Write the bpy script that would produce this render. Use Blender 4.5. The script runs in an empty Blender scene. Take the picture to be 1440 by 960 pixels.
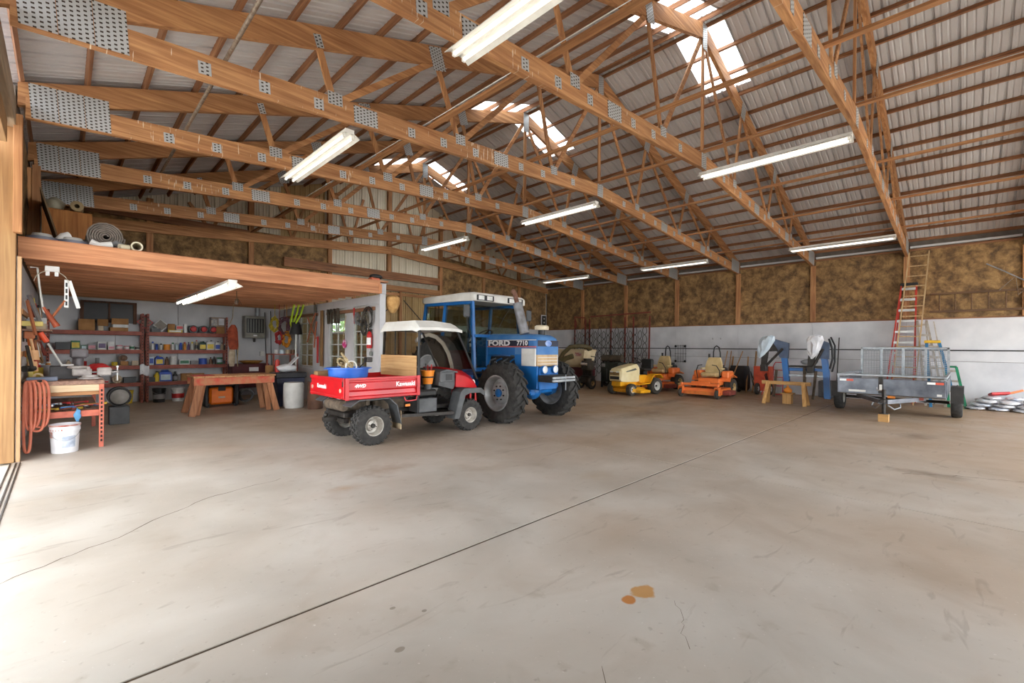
import bpy, bmesh, math, random
from mathutils import Vector, Matrix
random.seed(7)
S = bpy.context.scene
COL = S.collection
PI = math.pi

# ---------------------------------------------------------------- camera
cam_d = bpy.data.cameras.new('camera'); cam = bpy.data.objects.new('camera', cam_d); COL.objects.link(cam)
cam_d.sensor_width = 36; cam_d.lens = 15.86; cam_d.shift_y = 0.0066
cam_d.clip_start = .05; cam_d.clip_end = 300
cam.matrix_world = Matrix.Translation((0, 0, 1.53)) @ Matrix.Rotation(-.7832, 4, 'Z') @ Matrix.Rotation(PI/2, 4, 'X') @ Matrix.Rotation(.0091, 4, 'Z')
S.camera = cam
# ---------------------------------------------------------------- daylight
w = bpy.data.worlds.new('sky'); S.world = w; w.use_nodes = True
bg = w.node_tree.nodes['Background']; bg.inputs[0].default_value = (.93, .97, 1.0, 1); bg.inputs[1].default_value = 3.2
S.view_settings.view_transform = 'Standard'; S.view_settings.look = 'None'
S.view_settings.exposure = 1.5; S.view_settings.gamma = 1.0; S.view_settings.use_curve_mapping = False

# ---------------------------------------------------------------- material helpers
def lin(c):
    return tuple(((v/255.)/12.92 if v/255. <= .04045 else ((v/255.+.055)/1.055)**2.4) for v in c)
MATS = {}
def nodes_of(name):
    m = bpy.data.materials.new(name); m.use_nodes = True
    nt = m.node_tree; b = nt.nodes['Principled BSDF']
    return m, nt, b
def N(nt, t, **kw):
    n = nt.nodes.new(t)
    for k, v in kw.items():
        if k.startswith('i_'):
            n.inputs[int(k[2:])].default_value = v
        else: setattr(n, k, v)
    return n
def ramp(nt, stops):
    r = nt.nodes.new('ShaderNodeValToRGB'); e = r.color_ramp.elements
    while len(e) < len(stops): e.new(.5)
    for i, (p, c) in enumerate(stops):
        e[i].position = p; e[i].color = (*lin(c), 1)
    return r
def coords(nt, scale=(1, 1, 1), rnd=True):
    tc = N(nt, 'ShaderNodeTexCoord'); mp = N(nt, 'ShaderNodeMapping'); mp.inputs['Scale'].default_value = scale
    if rnd:
        oi = N(nt, 'ShaderNodeObjectInfo'); ad = N(nt, 'ShaderNodeVectorMath', operation='MULTIPLY_ADD')
        cb = N(nt, 'ShaderNodeCombineXYZ')
        for k in range(3): nt.links.new(oi.outputs['Random'], cb.inputs[k])
        nt.links.new(cb.outputs[0], ad.inputs[0]); ad.inputs[1].default_value = (7, 11, 5)
        nt.links.new(tc.outputs['Object'], ad.inputs[2]); nt.links.new(ad.outputs[0], mp.inputs[0])
    else: nt.links.new(tc.outputs['Object'], mp.inputs[0])
    return mp.outputs[0]
def M(name, c1, c2=None, rough=.6, metal=0., scale=6., bump=0., trans=0., alpha=1., spec=None, emit=None, es=0., detail=4., lo=.3, hi=.7, stretch=(1, 1, 1)):
    """plain material: two tones of one colour mixed by noise"""
    if name in MATS: return MATS[name]
    m, nt, b = nodes_of(name); L = nt.links.new
    if c2 is None: c2 = tuple(max(0, v*.86-2) for v in c1)
    v = coords(nt, stretch); n = N(nt, 'ShaderNodeTexNoise'); n.inputs['Scale'].default_value = scale; n.inputs['Detail'].default_value = detail
    L(v, n.inputs['Vector']); r = ramp(nt, [(lo, c2), (hi, c1)]); L(n.outputs[0], r.inputs[0]); L(r.outputs[0], b.inputs['Base Color'])
    b.inputs['Roughness'].default_value = rough; b.inputs['Metallic'].default_value = metal
    if bump:
        bp = N(nt, 'ShaderNodeBump'); bp.inputs['Strength'].default_value = bump; bp.inputs['Distance'].default_value = .02
        L(n.outputs[0], bp.inputs['Height']); L(bp.outputs[0], b.inputs['Normal'])
    if trans: b.inputs['Transmission Weight'].default_value = trans
    if alpha < 1: b.inputs['Alpha'].default_value = alpha
    if spec is not None: b.inputs['Specular IOR Level'].default_value = spec
    if emit: b.inputs['Emission Color'].default_value = (*lin(emit), 1); b.inputs['Emission Strength'].default_value = es
    MATS[name] = m; return m
def wood(name, c1, c2, axis='x', rough=.7, tint=.25, streak=False):
    key = name+'_'+axis
    if key in MATS: return MATS[key]
    m, nt, b = nodes_of(key); L = nt.links.new
    sc = {'x': (.7, 14, 14), 'y': (14, .7, 14), 'z': (14, 14, .7)}[axis]
    v = coords(nt, sc); n = N(nt, 'ShaderNodeTexNoise'); n.inputs['Scale'].default_value = 1.6; n.inputs['Detail'].default_value = 5; n.inputs['Distortion'].default_value = .6
    L(v, n.inputs['Vector']); r = ramp(nt, [(.28, c2), (.5, tuple((a+d)/2 for a, d in zip(c1, c2))), (.72, c1)]); L(n.outputs[0], r.inputs[0])
    v2 = coords(nt, (1, 1, 1)); n2 = N(nt, 'ShaderNodeTexNoise'); n2.inputs['Scale'].default_value = 2.2; L(v2, n2.inputs['Vector'])
    oi = N(nt, 'ShaderNodeObjectInfo'); a = N(nt, 'ShaderNodeMath', operation='MULTIPLY_ADD'); L(oi.outputs['Random'], a.inputs[0]); a.inputs[1].default_value = tint; a.inputs[2].default_value = .8-tint/2
    a2 = N(nt, 'ShaderNodeMath', operation='MULTIPLY_ADD'); L(n2.outputs[0], a2.inputs[0]); a2.inputs[1].default_value = .4; L(a.outputs[0], a2.inputs[2])
    h = N(nt, 'ShaderNodeHueSaturation'); L(a2.outputs[0], h.inputs['Value']); L(r.outputs[0], h.inputs['Color']); out = h.outputs[0]
    if streak:                                                     # pale bird streaks running down the boards
        n3 = N(nt, 'ShaderNodeTexNoise'); n3.inputs['Scale'].default_value = 1.; n3.inputs['Detail'].default_value = 2; L(coords(nt, (34, 1, 4.5)), n3.inputs['Vector'])
        n4 = N(nt, 'ShaderNodeTexNoise'); n4.inputs['Scale'].default_value = .9; L(coords(nt, (1, 1, 1)), n4.inputs['Vector'])
        s1 = N(nt, 'ShaderNodeMath', operation='MULTIPLY_ADD'); L(n4.outputs[0], s1.inputs[0]); s1.inputs[1].default_value = .45; L(n3.outputs[0], s1.inputs[2])
        mr = N(nt, 'ShaderNodeMapRange'); L(s1.outputs[0], mr.inputs[0]); mr.inputs[1].default_value = .925; mr.inputs[2].default_value = .96; mr.inputs[4].default_value = .75
        mx = N(nt, 'ShaderNodeMix', data_type='RGBA'); L(mr.outputs[0], mx.inputs[0]); L(out, mx.inputs[6]); mx.inputs[7].default_value = (*lin((226, 214, 192)), 1); out = mx.outputs[2]
    L(out, b.inputs['Base Color'])
    b.inputs['Roughness'].default_value = rough
    bp = N(nt, 'ShaderNodeBump'); bp.inputs['Strength'].default_value = .15; bp.inputs['Distance'].default_value = .01; L(n.outputs[0], bp.inputs['Height']); L(bp.outputs[0], b.inputs['Normal'])
    MATS[key] = m; return m
def glass(name, col=(200, 210, 210), mix=.12, rough=.03):
    if name in MATS: return MATS[name]
    m, nt, b = nodes_of(name); L = nt.links.new
    tr = N(nt, 'ShaderNodeBsdfTransparent'); tr.inputs[0].default_value = (*lin(col), 1)
    gl = N(nt, 'ShaderNodeBsdfGlossy'); gl.inputs['Roughness'].default_value = rough
    lw = N(nt, 'ShaderNodeLayerWeight'); lw.inputs[0].default_value = .5; pw = N(nt, 'ShaderNodeMath', operation='POWER'); L(lw.outputs['Facing'], pw.inputs[0]); pw.inputs[1].default_value = 4.
    a = N(nt, 'ShaderNodeMath', operation='MULTIPLY_ADD'); L(pw.outputs[0], a.inputs[0]); a.inputs[1].default_value = .5; a.inputs[2].default_value = mix/2
    mx = N(nt, 'ShaderNodeMixShader'); L(a.outputs[0], mx.inputs[0]); L(tr.outputs[0], mx.inputs[1]); L(gl.outputs[0], mx.inputs[2])
    L(mx.outputs[0], nt.nodes['Material Output'].inputs[0]); MATS[name] = m; return m

# ---------------------------------------------------------------- mesh builder
def V(*a): return Vector(a)
class MB:
    def __init__(s): s.v = []; s.f = []; s.sm = []
    def add(s, vs, fs, smooth=False):
        o = len(s.v); s.v += [tuple(p) for p in vs]; s.f += [tuple(i+o for i in f) for f in fs]; s.sm += [smooth]*len(fs); return s
    def box(s, a, b, ch=0.):
        x0, y0, z0 = (min(p, q) for p, q in zip(a, b)); x1, y1, z1 = (max(p, q) for p, q in zip(a, b))
        return s.obox(V((x0+x1)/2, (y0+y1)/2, (z0+z1)/2), V(1, 0, 0), V(0, 1, 0), V(0, 0, 1), (x1-x0)/2, (y1-y0)/2, (z1-z0)/2, ch)
    def obox(s, c, ux, uy, uz, hx, hy, hz, ch=0.):
        c = Vector(c)
        if ch <= 0:
            vs = [c+ux*(hx*i)+uy*(hy*j)+uz*(hz*k) for i in (-1, 1) for j in (-1, 1) for k in (-1, 1)]
            return s.add(vs, [(0, 1, 3, 2), (4, 6, 7, 5), (0, 4, 5, 1), (2, 3, 7, 6), (0, 2, 6, 4), (1, 5, 7, 3)])
        ch = min(ch, hx*.95, hy*.95, hz*.95); vs = []; ix = {}
        for i in (-1, 1):
            for j in (-1, 1):
                for k in (-1, 1):
                    for ax in range(3):
                        h = [hx-ch, hy-ch, hz-ch]; h[ax] += ch
                        ix[(i, j, k, ax)] = len(vs); vs.append(c+ux*(h[0]*i)+uy*(h[1]*j)+uz*(h[2]*k))
        fs = []
        for sgn in (-1, 1):
            q = [(sgn, -1, -1, 0), (sgn, 1, -1, 0), (sgn, 1, 1, 0), (sgn, -1, 1, 0)]; fs.append([ix[t] for t in (q if sgn > 0 else q[::-1])])
            q = [(-1, sgn, -1, 1), (1, sgn, -1, 1), (1, sgn, 1, 1), (-1, sgn, 1, 1)]; fs.append([ix[t] for t in (q[::-1] if sgn > 0 else q)])
            q = [(-1, -1, sgn, 2), (1, -1, sgn, 2), (1, 1, sgn, 2), (-1, 1, sgn, 2)]; fs.append([ix[t] for t in (q if sgn > 0 else q[::-1])])
        for a in (-1, 1):
            for b in (-1, 1):
                fs.append([ix[(a, b, -1, 0)], ix[(a, b, 1, 0)], ix[(a, b, 1, 1)], ix[(a, b, -1, 1)]])
                fs.append([ix[(a, -1, b, 0)], ix[(a, 1, b, 0)], ix[(a, 1, b, 2)], ix[(a, -1, b, 2)]])
                fs.append([ix[(-1, a, b, 1)], ix[(1, a, b, 1)], ix[(1, a, b, 2)], ix[(-1, a, b, 2)]])
                for d in (-1, 1): pass
        for i in (-1, 1):
            for j in (-1, 1):
                for k in (-1, 1): fs.append([ix[(i, j, k, t)] for t in range(3)])
        return s.add(vs, fs)
    def beam(s, p, q, w, t, up=(0, 0, 1), ch=0.):
        """bar from p to q; t = size along 'up', w = across"""
        p = Vector(p); q = Vector(q); d = q-p; l = d.length; d = d/l; up = Vector(up); sd = d.cross(up)
        if sd.length < 1e-4: sd = d.cross(Vector((1, 0, 0)))
        sd.normalize(); u = sd.cross(d)
        return s.obox((p+q)/2, d, sd, u, l/2, w/2, t/2, ch)
    def cyl(s, p, q, r, r2=None, n=12, cap=True, smooth=True):
        p = Vector(p); q = Vector(q); r2 = r if r2 is None else r2; d = (q-p).normalized()
        a = d.orthogonal().normalized(); b = d.cross(a)
        vs = []
        for k in range(n):
            t = 2*PI*k/n; e = a*math.cos(t)+b*math.sin(t); vs += [p+e*r, q+e*r2]
        fs = [(2*k, 2*((k+1) % n), 2*((k+1) % n)+1, 2*k+1) for k in range(n)]
        s.add(vs, fs, smooth)
        if cap:
            o = len(s.v)-2*n
            s.f.append(tuple(o+2*k for k in range(n))[::-1]); s.f.append(tuple(o+2*k+1 for k in range(n))); s.sm += [False, False]
        return s
    def tube(s, pts, r, n=8, closed=False, cap=True):
        pts = [Vector(p) for p in pts]; m = len(pts); rings = []; ref = None
        for i, p in enumerate(pts):
            if closed: d = pts[(i+1) % m]-pts[i-1]
            else: d = pts[min(i+1, m-1)]-pts[max(i-1, 0)]
            d.normalize()
            if ref is None: ref = d.orthogonal().normalized()
            ref = (ref-d*ref.dot(d)); ref = ref.normalized() if ref.length > 1e-6 else d.orthogonal().normalized()
            b = d.cross(ref); rr = r[i] if isinstance(r, (list, tuple)) else r
            rings.append([p+(ref*math.cos(2*PI*k/n)+b*math.sin(2*PI*k/n))*rr for k in range(n)])
        vs = [v for rg in rings for v in rg]; fs = []
        for i in range(m if closed else m-1):
            j = (i+1) % m
            for k in range(n): fs.append((i*n+k, i*n+(k+1) % n, j*n+(k+1) % n, j*n+k))
        s.add(vs, fs, True)
        if cap and not closed:
            o = len(s.v)-len(vs); s.f.append(tuple(o+k for k in range(n))[::-1]); s.f.append(tuple(o+(m-1)*n+k for k in range(n))); s.sm += [False, False]
        return s
    def lathe(s, prof, n=20, c=(0, 0, 0), axis='z', smooth=True, a0=0., a1=2*PI, sx=1., sy=1.):
        """profile of (radius, height)"""
        c = Vector(c); full = abs(a1-a0-2*PI) < 1e-6; k = n if full else n+1; vs = []
        for i in range(k):
            t = a0+(a1-a0)*i/n
            for (r, z) in prof:
                x, y = r*math.cos(t)*sx, r*math.sin(t)*sy
                vs.append(c+{'z': V(x, y, z), 'x': V(z, x, y), 'y': V(y, z, x)}[axis])
        m = len(prof); fs = []
        for i in range(n):
            j = (i+1) % k
            for q in range(m-1): fs.append((i*m+q, j*m+q, j*m+q+1, i*m+q+1))
        return s.add(vs, fs, smooth)
    def prism(s, poly, p0, p1, plane='xz'):
        """outline in a plane pushed from p0 to p1 along the third axis"""
        f = {'xz': lambda a, b, t: (a, t, b), 'yz': lambda a, b, t: (t, a, b), 'xy': lambda a, b, t: (a, b, t)}[plane]
        n = len(poly); vs = [f(a, b, p0) for a, b in poly]+[f(a, b, p1) for a, b in poly]
        fs = [tuple(range(n)), tuple(range(2*n-1, n-1, -1))]+[(k, k+n, (k+1) % n+n, (k+1) % n) for k in range(n)]
        return s.add(vs, fs)
    def loft(s, rings, smooth=True, cap=True, closed=True):
        n = len(rings[0]); vs = [p for r in rings for p in r]; fs = []
        for i in range(len(rings)-1):
            for k in range(n if closed else n-1): fs.append((i*n+k, i*n+(k+1) % n, (i+1)*n+(k+1) % n, (i+1)*n+k))
        s.add(vs, fs, smooth)
        if cap and closed:
            o = len(s.v)-len(vs); s.f.append(tuple(o+k for k in range(n))[::-1]); s.f.append(tuple(o+(len(rings)-1)*n+k for k in range(n))); s.sm += [False, False]
        return s
    def ball(s, c, r, n=12, m=8, sx=1, sy=1, sz=1, jit=0.):
        prof = [(r*math.sin(PI*i/m), -r*math.cos(PI*i/m)) for i in range(m+1)]
        o = len(s.v); s.lathe(prof, n, (0, 0, 0)); c = Vector(c)
        for i in range(o, len(s.v)):
            x, y, z = s.v[i]; g = 1+random.uniform(-jit, jit) if jit else 1
            s.v[i] = (c.x+x*sx*g, c.y+y*sy*g, c.z+z*sz*g)
        return s
    def grid(s, fn, nu, nv, smooth=True):
        vs = [fn(i/nu, j/nv) for i in range(nu+1) for j in range(nv+1)]
        fs = [(i*(nv+1)+j, (i+1)*(nv+1)+j, (i+1)*(nv+1)+j+1, i*(nv+1)+j+1) for i in range(nu) for j in range(nv)]
        return s.add(vs, fs, smooth)
    def move(s, mat):
        s.v = [tuple(mat @ Vector(p)) for p in s.v]; return s
    def merge(s, o): return s.add(o.v, o.f) if not any(o.sm) else s._m(o)
    def _m(s, o):
        k = len(s.v); s.v += o.v; s.f += [tuple(i+k for i in f) for f in o.f]; s.sm += o.sm; return s
    def mesh(s, name, mat):
        me = bpy.data.meshes.new(name); me.from_pydata(s.v, [], s.f)
        bm = bmesh.new(); bm.from_mesh(me); bmesh.ops.remove_doubles(bm, verts=bm.verts, dist=1e-5); bmesh.ops.recalc_face_normals(bm, faces=bm.faces)
        bm.to_mesh(me); bm.free()
        if any(s.sm):
            if len(me.polygons) == len(s.sm): me.polygons.foreach_set('use_smooth', s.sm)
            else:
                for p in me.polygons: p.use_smooth = True
            me.update()
            try: me.set_sharp_from_angle(angle=.7)
            except Exception: pass
        me.materials.append(mat); return me
def link(name, data, parent=None, loc=None, rot=None):
    o = bpy.data.objects.new(name, data); COL.objects.link(o)
    if parent: o.parent = parent
    if loc is not None: o.location = loc
    if rot is not None: o.rotation_euler = rot
    return o
def part(name, mb, mat, parent=None, loc=None, rot=None, kind=None, label=None):
    o = link(name, mb.mesh(name, mat), parent, loc, rot)
    if kind: o['kind'] = kind
    if label: o['label'] = label
    return o
def tag(o, label, cat, group=None):
    o['label'] = label; o['category'] = cat
    if group: o['group'] = group
    return o
def thing(name, label, cat, loc=(0, 0, 0), rz=0., group=None, rot=None):
    return tag(link(name, None, None, loc, rot or (0, 0, rz)), label, cat, group)
def solo(name, mb, mat, label, cat, loc=None, rot=None, group=None):
    return tag(part(name, mb, mat, None, loc, rot), label, cat, group)
def struct(name, mb, mat, parent=None, loc=None):
    o = part(name, mb, mat, parent, loc)
    if not parent: o['kind'] = 'structure'
    return o
def dup(root, loc, rz=None, label=None, rot=None):
    def cp(o, par):
        c = o.copy(); COL.objects.link(c); c.parent = par
        for ch in list(o.children): cp(ch, c)
        return c
    r = cp(root, None); r.location = loc
    if rz is not None: r.rotation_euler = (0, 0, rz)
    if rot is not None: r.rotation_euler = rot
    if label: r['label'] = label
    return r
FONTC = {}
def text(name, s, size, mat, parent, mtx, ext=.002, squash=1., bold=0.):
    """flat raised lettering turned into a mesh"""
    cu = bpy.data.curves.new(name, 'FONT'); cu.body = s; cu.size = size; cu.extrude = ext; cu.align_x = 'CENTER'; cu.align_y = 'CENTER'; cu.resolution_u = 2; cu.offset = bold
    t = bpy.data.objects.new(name, cu); COL.objects.link(t)
    me = bpy.data.meshes.new_from_object(t.evaluated_get(bpy.context.evaluated_depsgraph_get()))
    bpy.data.objects.remove(t); bpy.data.curves.remove(cu)
    me.name = name; me.transform(Matrix.Diagonal((squash, 1, 1, 1))); me.transform(mtx); me.materials.clear(); me.materials.append(mat)
    return link(name, me, parent)
def frame_mtx(o, x, y):
    """matrix placing lettering at o with reading direction x and up y"""
    x = Vector(x).normalized(); y = Vector(y).normalized(); z = x.cross(y); m = Matrix((x, y, z)).transposed().to_4x4(); m.translation = Vector(o); return m
# ================================================================= the building
XL, XR, RX, YN, YG, BAY = -.36, 18.3, 8.97, -6.0, 15.87, 2.432
TY = [1.279+BAY*k for k in range(-3, 6)]
def zt(x): return 8.0-.333*abs(x-RX)                      # top edge of the top chords
def bc(x): return 4.58+.69*(1-abs(x-RX)/9.33)             # centre of the bottom chords
def tcz(x): return 7.85-.333*abs(x-RX)
WO = ((198, 148, 100), (142, 92, 56))
CW = wood('chord_wood', *WO, axis='x', streak=True)
TW = {a: wood('truss_wood', *WO, axis=a) for a in 'xyz'}
PW = {a: wood('purlin_wood', (172, 122, 84), (112, 72, 48), axis=a) for a in 'xyz'}
PINE = {a: wood('pine', (166, 130, 86), (134, 98, 62), axis=a) for a in 'xyz'}
white_paint = M('white_wall_paint', (214, 214, 216), (188, 189, 193), rough=.55, scale=1.6, detail=6)
steel_white = M('roof_steel', (203, 200, 200), (188, 184, 184), rough=.42, scale=.8)
cream = M('cream_siding', (226, 218, 200), (206, 196, 174), rough=.5, scale=1.2)
tan_sid = M('tan_siding', (186, 158, 110), (164, 134, 88), rough=.5, scale=1.2)
galv = M('galvanised', (176, 180, 184), (140, 146, 150), rough=.42, metal=.7, scale=9)
black = M('black_plastic', (34, 34, 36), (22, 22, 24), rough=.5)
rubber = M('tyre_rubber', (62, 60, 58), (38, 37, 36), rough=.85, scale=14, bump=.1)
dark_steel = M('dark_steel', (66, 62, 58), (42, 38, 36), rough=.5, metal=.5, scale=10)
white_pl = M('white_plastic', (236, 236, 234), (216, 216, 216), rough=.4)

def concrete():
    m, nt, b = nodes_of('concrete_floor'); L = nt.links.new
    tc = N(nt, 'ShaderNodeTexCoord'); P = tc.outputs['Object']
    def noise(sc, det=6, dist=0., vec=None, stretch=None):
        n = N(nt, 'ShaderNodeTexNoise'); n.inputs['Scale'].default_value = sc; n.inputs['Detail'].default_value = det; n.inputs['Distortion'].default_value = dist
        if stretch:
            mp = N(nt, 'ShaderNodeMapping'); mp.inputs['Scale'].default_value = stretch; L(P, mp.inputs[0]); L(mp.outputs[0], n.inputs[0])
        else: L(P, n.inputs[0])
        return n.outputs[0]
    def mr(v, a, b_, c=0., d=1.):
        r = N(nt, 'ShaderNodeMapRange'); L(v, r.inputs[0]); r.inputs[1].default_value = a; r.inputs[2].default_value = b_; r.inputs[3].default_value = c; r.inputs[4].default_value = d; return r.outputs[0]
    def mul(a, b_):
        r = N(nt, 'ShaderNodeMath', operation='MULTIPLY'); L(a, r.inputs[0])
        if isinstance(b_, float): r.inputs[1].default_value = b_
        else: L(b_, r.inputs[1])
        return r.outputs[0]
    def mix(f, a, col):
        x = N(nt, 'ShaderNodeMix', data_type='RGBA'); L(f, x.inputs[0]); L(a, x.inputs[6]); x.inputs[7].default_value = (*lin(col), 1); return x.outputs[2]
    base = ramp(nt, [(.3, (172, 167, 159)), (.55, (192, 188, 181)), (.75, (206, 203, 197))]); L(noise(.9, 9, .4), base.inputs[0]); c = base.outputs[0]
    sp = N(nt, 'ShaderNodeSeparateXYZ'); L(P, sp.inputs[0])
    # tan tint, stronger with distance from the door, broken up by noise
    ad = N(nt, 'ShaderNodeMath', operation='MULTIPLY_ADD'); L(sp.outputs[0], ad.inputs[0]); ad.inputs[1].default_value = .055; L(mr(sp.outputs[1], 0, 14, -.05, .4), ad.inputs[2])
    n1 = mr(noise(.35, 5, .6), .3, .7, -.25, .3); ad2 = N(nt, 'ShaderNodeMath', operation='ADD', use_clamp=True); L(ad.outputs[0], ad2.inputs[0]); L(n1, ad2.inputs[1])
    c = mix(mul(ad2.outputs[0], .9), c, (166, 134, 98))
    c = mix(mul(mr(noise(1.3, 6, .8), .56, .72), .3), c, (146, 126, 104))
    c = mix(mul(mr(noise(5.5, 5, .3), .62, .74), .35), c, (150, 138, 122))
    c = mix(mul(mr(noise(3., 7, 1.2, stretch=(.5, 2.2, 1)), .63, .7), .3), c, (120, 106, 92))
    c = mix(mul(mr(noise(22, 3), .66, .76), .35), c, (112, 100, 88))
    c = mix(mul(mr(noise(40, 2), .7, .78), .5), c, (226, 224, 220))
    # spills and broad darker patches: centre x, y, radii, strength, colour
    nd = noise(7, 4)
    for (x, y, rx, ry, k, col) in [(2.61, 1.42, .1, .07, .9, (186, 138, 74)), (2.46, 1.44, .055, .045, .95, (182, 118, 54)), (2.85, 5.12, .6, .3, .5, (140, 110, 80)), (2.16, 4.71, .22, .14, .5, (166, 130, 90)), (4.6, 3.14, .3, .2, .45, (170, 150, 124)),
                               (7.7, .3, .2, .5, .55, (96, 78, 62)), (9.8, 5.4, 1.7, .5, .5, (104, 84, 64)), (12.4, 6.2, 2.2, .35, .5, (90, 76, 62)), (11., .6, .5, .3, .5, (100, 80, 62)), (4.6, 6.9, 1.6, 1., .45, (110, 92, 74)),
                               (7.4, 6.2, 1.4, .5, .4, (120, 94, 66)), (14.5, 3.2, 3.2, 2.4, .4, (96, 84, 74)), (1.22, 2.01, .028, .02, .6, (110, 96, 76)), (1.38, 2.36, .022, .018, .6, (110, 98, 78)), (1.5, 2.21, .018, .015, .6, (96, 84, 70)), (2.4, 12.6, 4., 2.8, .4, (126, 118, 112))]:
        a = N(nt, 'ShaderNodeMath', operation='SUBTRACT'); L(sp.outputs[0], a.inputs[0]); a.inputs[1].default_value = x
        a2 = N(nt, 'ShaderNodeMath', operation='DIVIDE'); L(a.outputs[0], a2.inputs[0]); a2.inputs[1].default_value = rx
        e = N(nt, 'ShaderNodeMath', operation='SUBTRACT'); L(sp.outputs[1], e.inputs[0]); e.inputs[1].default_value = y
        e2 = N(nt, 'ShaderNodeMath', operation='DIVIDE'); L(e.outputs[0], e2.inputs[0]); e2.inputs[1].default_value = ry
        cb = N(nt, 'ShaderNodeCombineXYZ'); L(a2.outputs[0], cb.inputs[0]); L(e2.outputs[0], cb.inputs[1])
        ln = N(nt, 'ShaderNodeVectorMath', operation='LENGTH'); L(cb.outputs[0], ln.inputs[0])
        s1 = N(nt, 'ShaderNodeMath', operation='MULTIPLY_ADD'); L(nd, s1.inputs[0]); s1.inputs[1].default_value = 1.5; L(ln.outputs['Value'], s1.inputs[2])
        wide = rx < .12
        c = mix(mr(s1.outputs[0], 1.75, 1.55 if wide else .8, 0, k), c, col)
    L(c, b.inputs['Base Color'])
    L(mr(noise(2.5), .3, .7, .42, .62), b.inputs['Roughness'])
    bp = N(nt, 'ShaderNodeBump'); bp.inputs['Strength'].default_value = .08; bp.inputs['Distance'].default_value = .01; L(noise(25, 6), bp.inputs['Height']); L(bp.outputs[0], b.inputs['Normal'])
    return m
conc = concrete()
fl = struct('floor', MB().box((XL-.1, YN, -.3), (XR+.2, YG+.1, -.006)), M('joint_dirt', (92, 76, 60), (58, 48, 38), rough=.95))
JX, JY = 5.83, 2.68
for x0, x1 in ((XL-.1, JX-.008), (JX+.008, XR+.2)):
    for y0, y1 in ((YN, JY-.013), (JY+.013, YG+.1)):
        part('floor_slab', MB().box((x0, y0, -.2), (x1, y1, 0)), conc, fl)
dirt = M('crack_dirt', (112, 98, 84), (84, 72, 60), rough=.95)
def crack(pts, w):
    mb = MB()
    q = []
    for (a, b) in zip(pts, pts[1:]):
        n = 9
        for k in range(n): q.append((a[0]+(b[0]-a[0])*k/n+random.uniform(-.025, .025), a[1]+(b[1]-a[1])*k/n+random.uniform(-.025, .025)))
    vs = []; m = len(q)
    for i, (x, y) in enumerate(q):
        d = Vector((q[min(i+1, m-1)][0]-q[max(i-1, 0)][0], q[min(i+1, m-1)][1]-q[max(i-1, 0)][1])).normalized(); ww = w*random.uniform(.3, 1)/2
        vs += [(x-d.y*ww, y+d.x*ww, .0006), (x+d.y*ww, y-d.x*ww, .0006)]
    mb.add(vs, [(2*i, 2*i+1, 2*i+3, 2*i+2) for i in range(m-1)]); part('floor_crack', mb, dirt, fl)
crack([(-.4, 4.25), (.21, 4.67), (1.03, 5.36), (1.9, 5.6)], .012)
crack([(7.49, .57), (7.9, -.03), (8.06, -.5), (8.3, -1.2)], .016)
crack([(.7, 1.55), (1.1, 1.75)], .004); crack([(1.5, .8), (1.9, 1.3)], .004); crack([(2.3, 1.0), (2.7, 1.25)], .004)
# door track on the sill
tk = MB()
for x in (-.47, -.42, -.385): tk.box((x, YN, .0), (x+.012, 8.56, .008))
part('floor_track', tk, dark_steel, fl)
gr = struct('ground', MB().box((-70, -70, -.4), (XL-.1, 90, -.02)).box((XL-.1, YG+.1, -.4), (80, 90, -.05)).box((XL-.1, -70, -.4), (80, YN, -.02)), M('gravel_yard', (214, 208, 196), (186, 178, 164), rough=.95, scale=.5, detail=8))

# ---------------------------------------------------------------- roof: ribbed sheets, purlins, skylights
sky_m, nt, b_ = nodes_of('skylight_fibreglass')
tl = N(nt, 'ShaderNodeBsdfTranslucent'); tl.inputs[0].default_value = (.88, .9, .9, 1)
df = N(nt, 'ShaderNodeBsdfDiffuse'); df.inputs[0].default_value = (.8, .8, .78, 1); mxs = N(nt, 'ShaderNodeMixShader'); mxs.inputs[0].default_value = .25
nt.links.new(tl.outputs[0], mxs.inputs[1]); nt.links.new(df.outputs[0], mxs.inputs[2]); nt.links.new(mxs.outputs[0], nt.nodes['Material Output'].inputs[0])
ceil = link('ceiling', None); ceil['kind'] = 'structure'
PWID = .973
def rib_profile(wd):
    """cross-section offsets (along the wall, depth) of a ribbed steel sheet"""
    out = [(0, 0)]; n = 3; s = wd/n
    for k in range(n):
        y = k*s
        out += [(y+s*.24, 0), (y+s*.275, .011), (y+s*.325, .011), (y+s*.37, 0), (y+s*.58, 0), (y+s*.615, .011), (y+s*.665, .011), (y+s*.71, 0), (y+s-.052, 0), (y+s-.042, .036), (y+s-.014, .036), (y+s-.004, 0), (y+s, 0)]
    return out
RP = rib_profile(PWID)
def sheet(x0, x1, side):
    mb = MB(); vs = []
    for (y, d) in RP:
        for x in (x0, x1): vs.append((x, y, zt(x)+.092+d))
    mb.add(vs, [(2*i, 2*i+1, 2*i+3, 2*i+2) for i in range(len(RP)-1)]); return mb
cache = {}
k0 = -10
for side in (0, 1):
    for k in range(k0, 13):
        y = 3.87+PWID*(k-.5)
        if y+PWID > YG+.25: continue
        lit = k in (0, 5, 10)
        if side == 0: segs = [(XL-.6, 7.2, 0), (7.2, RX, 1)] if lit else [(XL-.6, RX, 0)]
        else: segs = [(RX, 10.75, 1), (10.75, XR+.6, 0)] if lit else [(RX, XR+.6, 0)]
        for (a, c, s) in segs:
            if (a, c, s) not in cache: cache[(a, c, s)] = sheet(a, c, side).mesh('skylight_panel' if s else 'roof_panel', sky_m if s else steel_white)
            link('skylight_panel' if s else 'roof_panel', cache[(a, c, s)], ceil, (0, y, 0))
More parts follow.
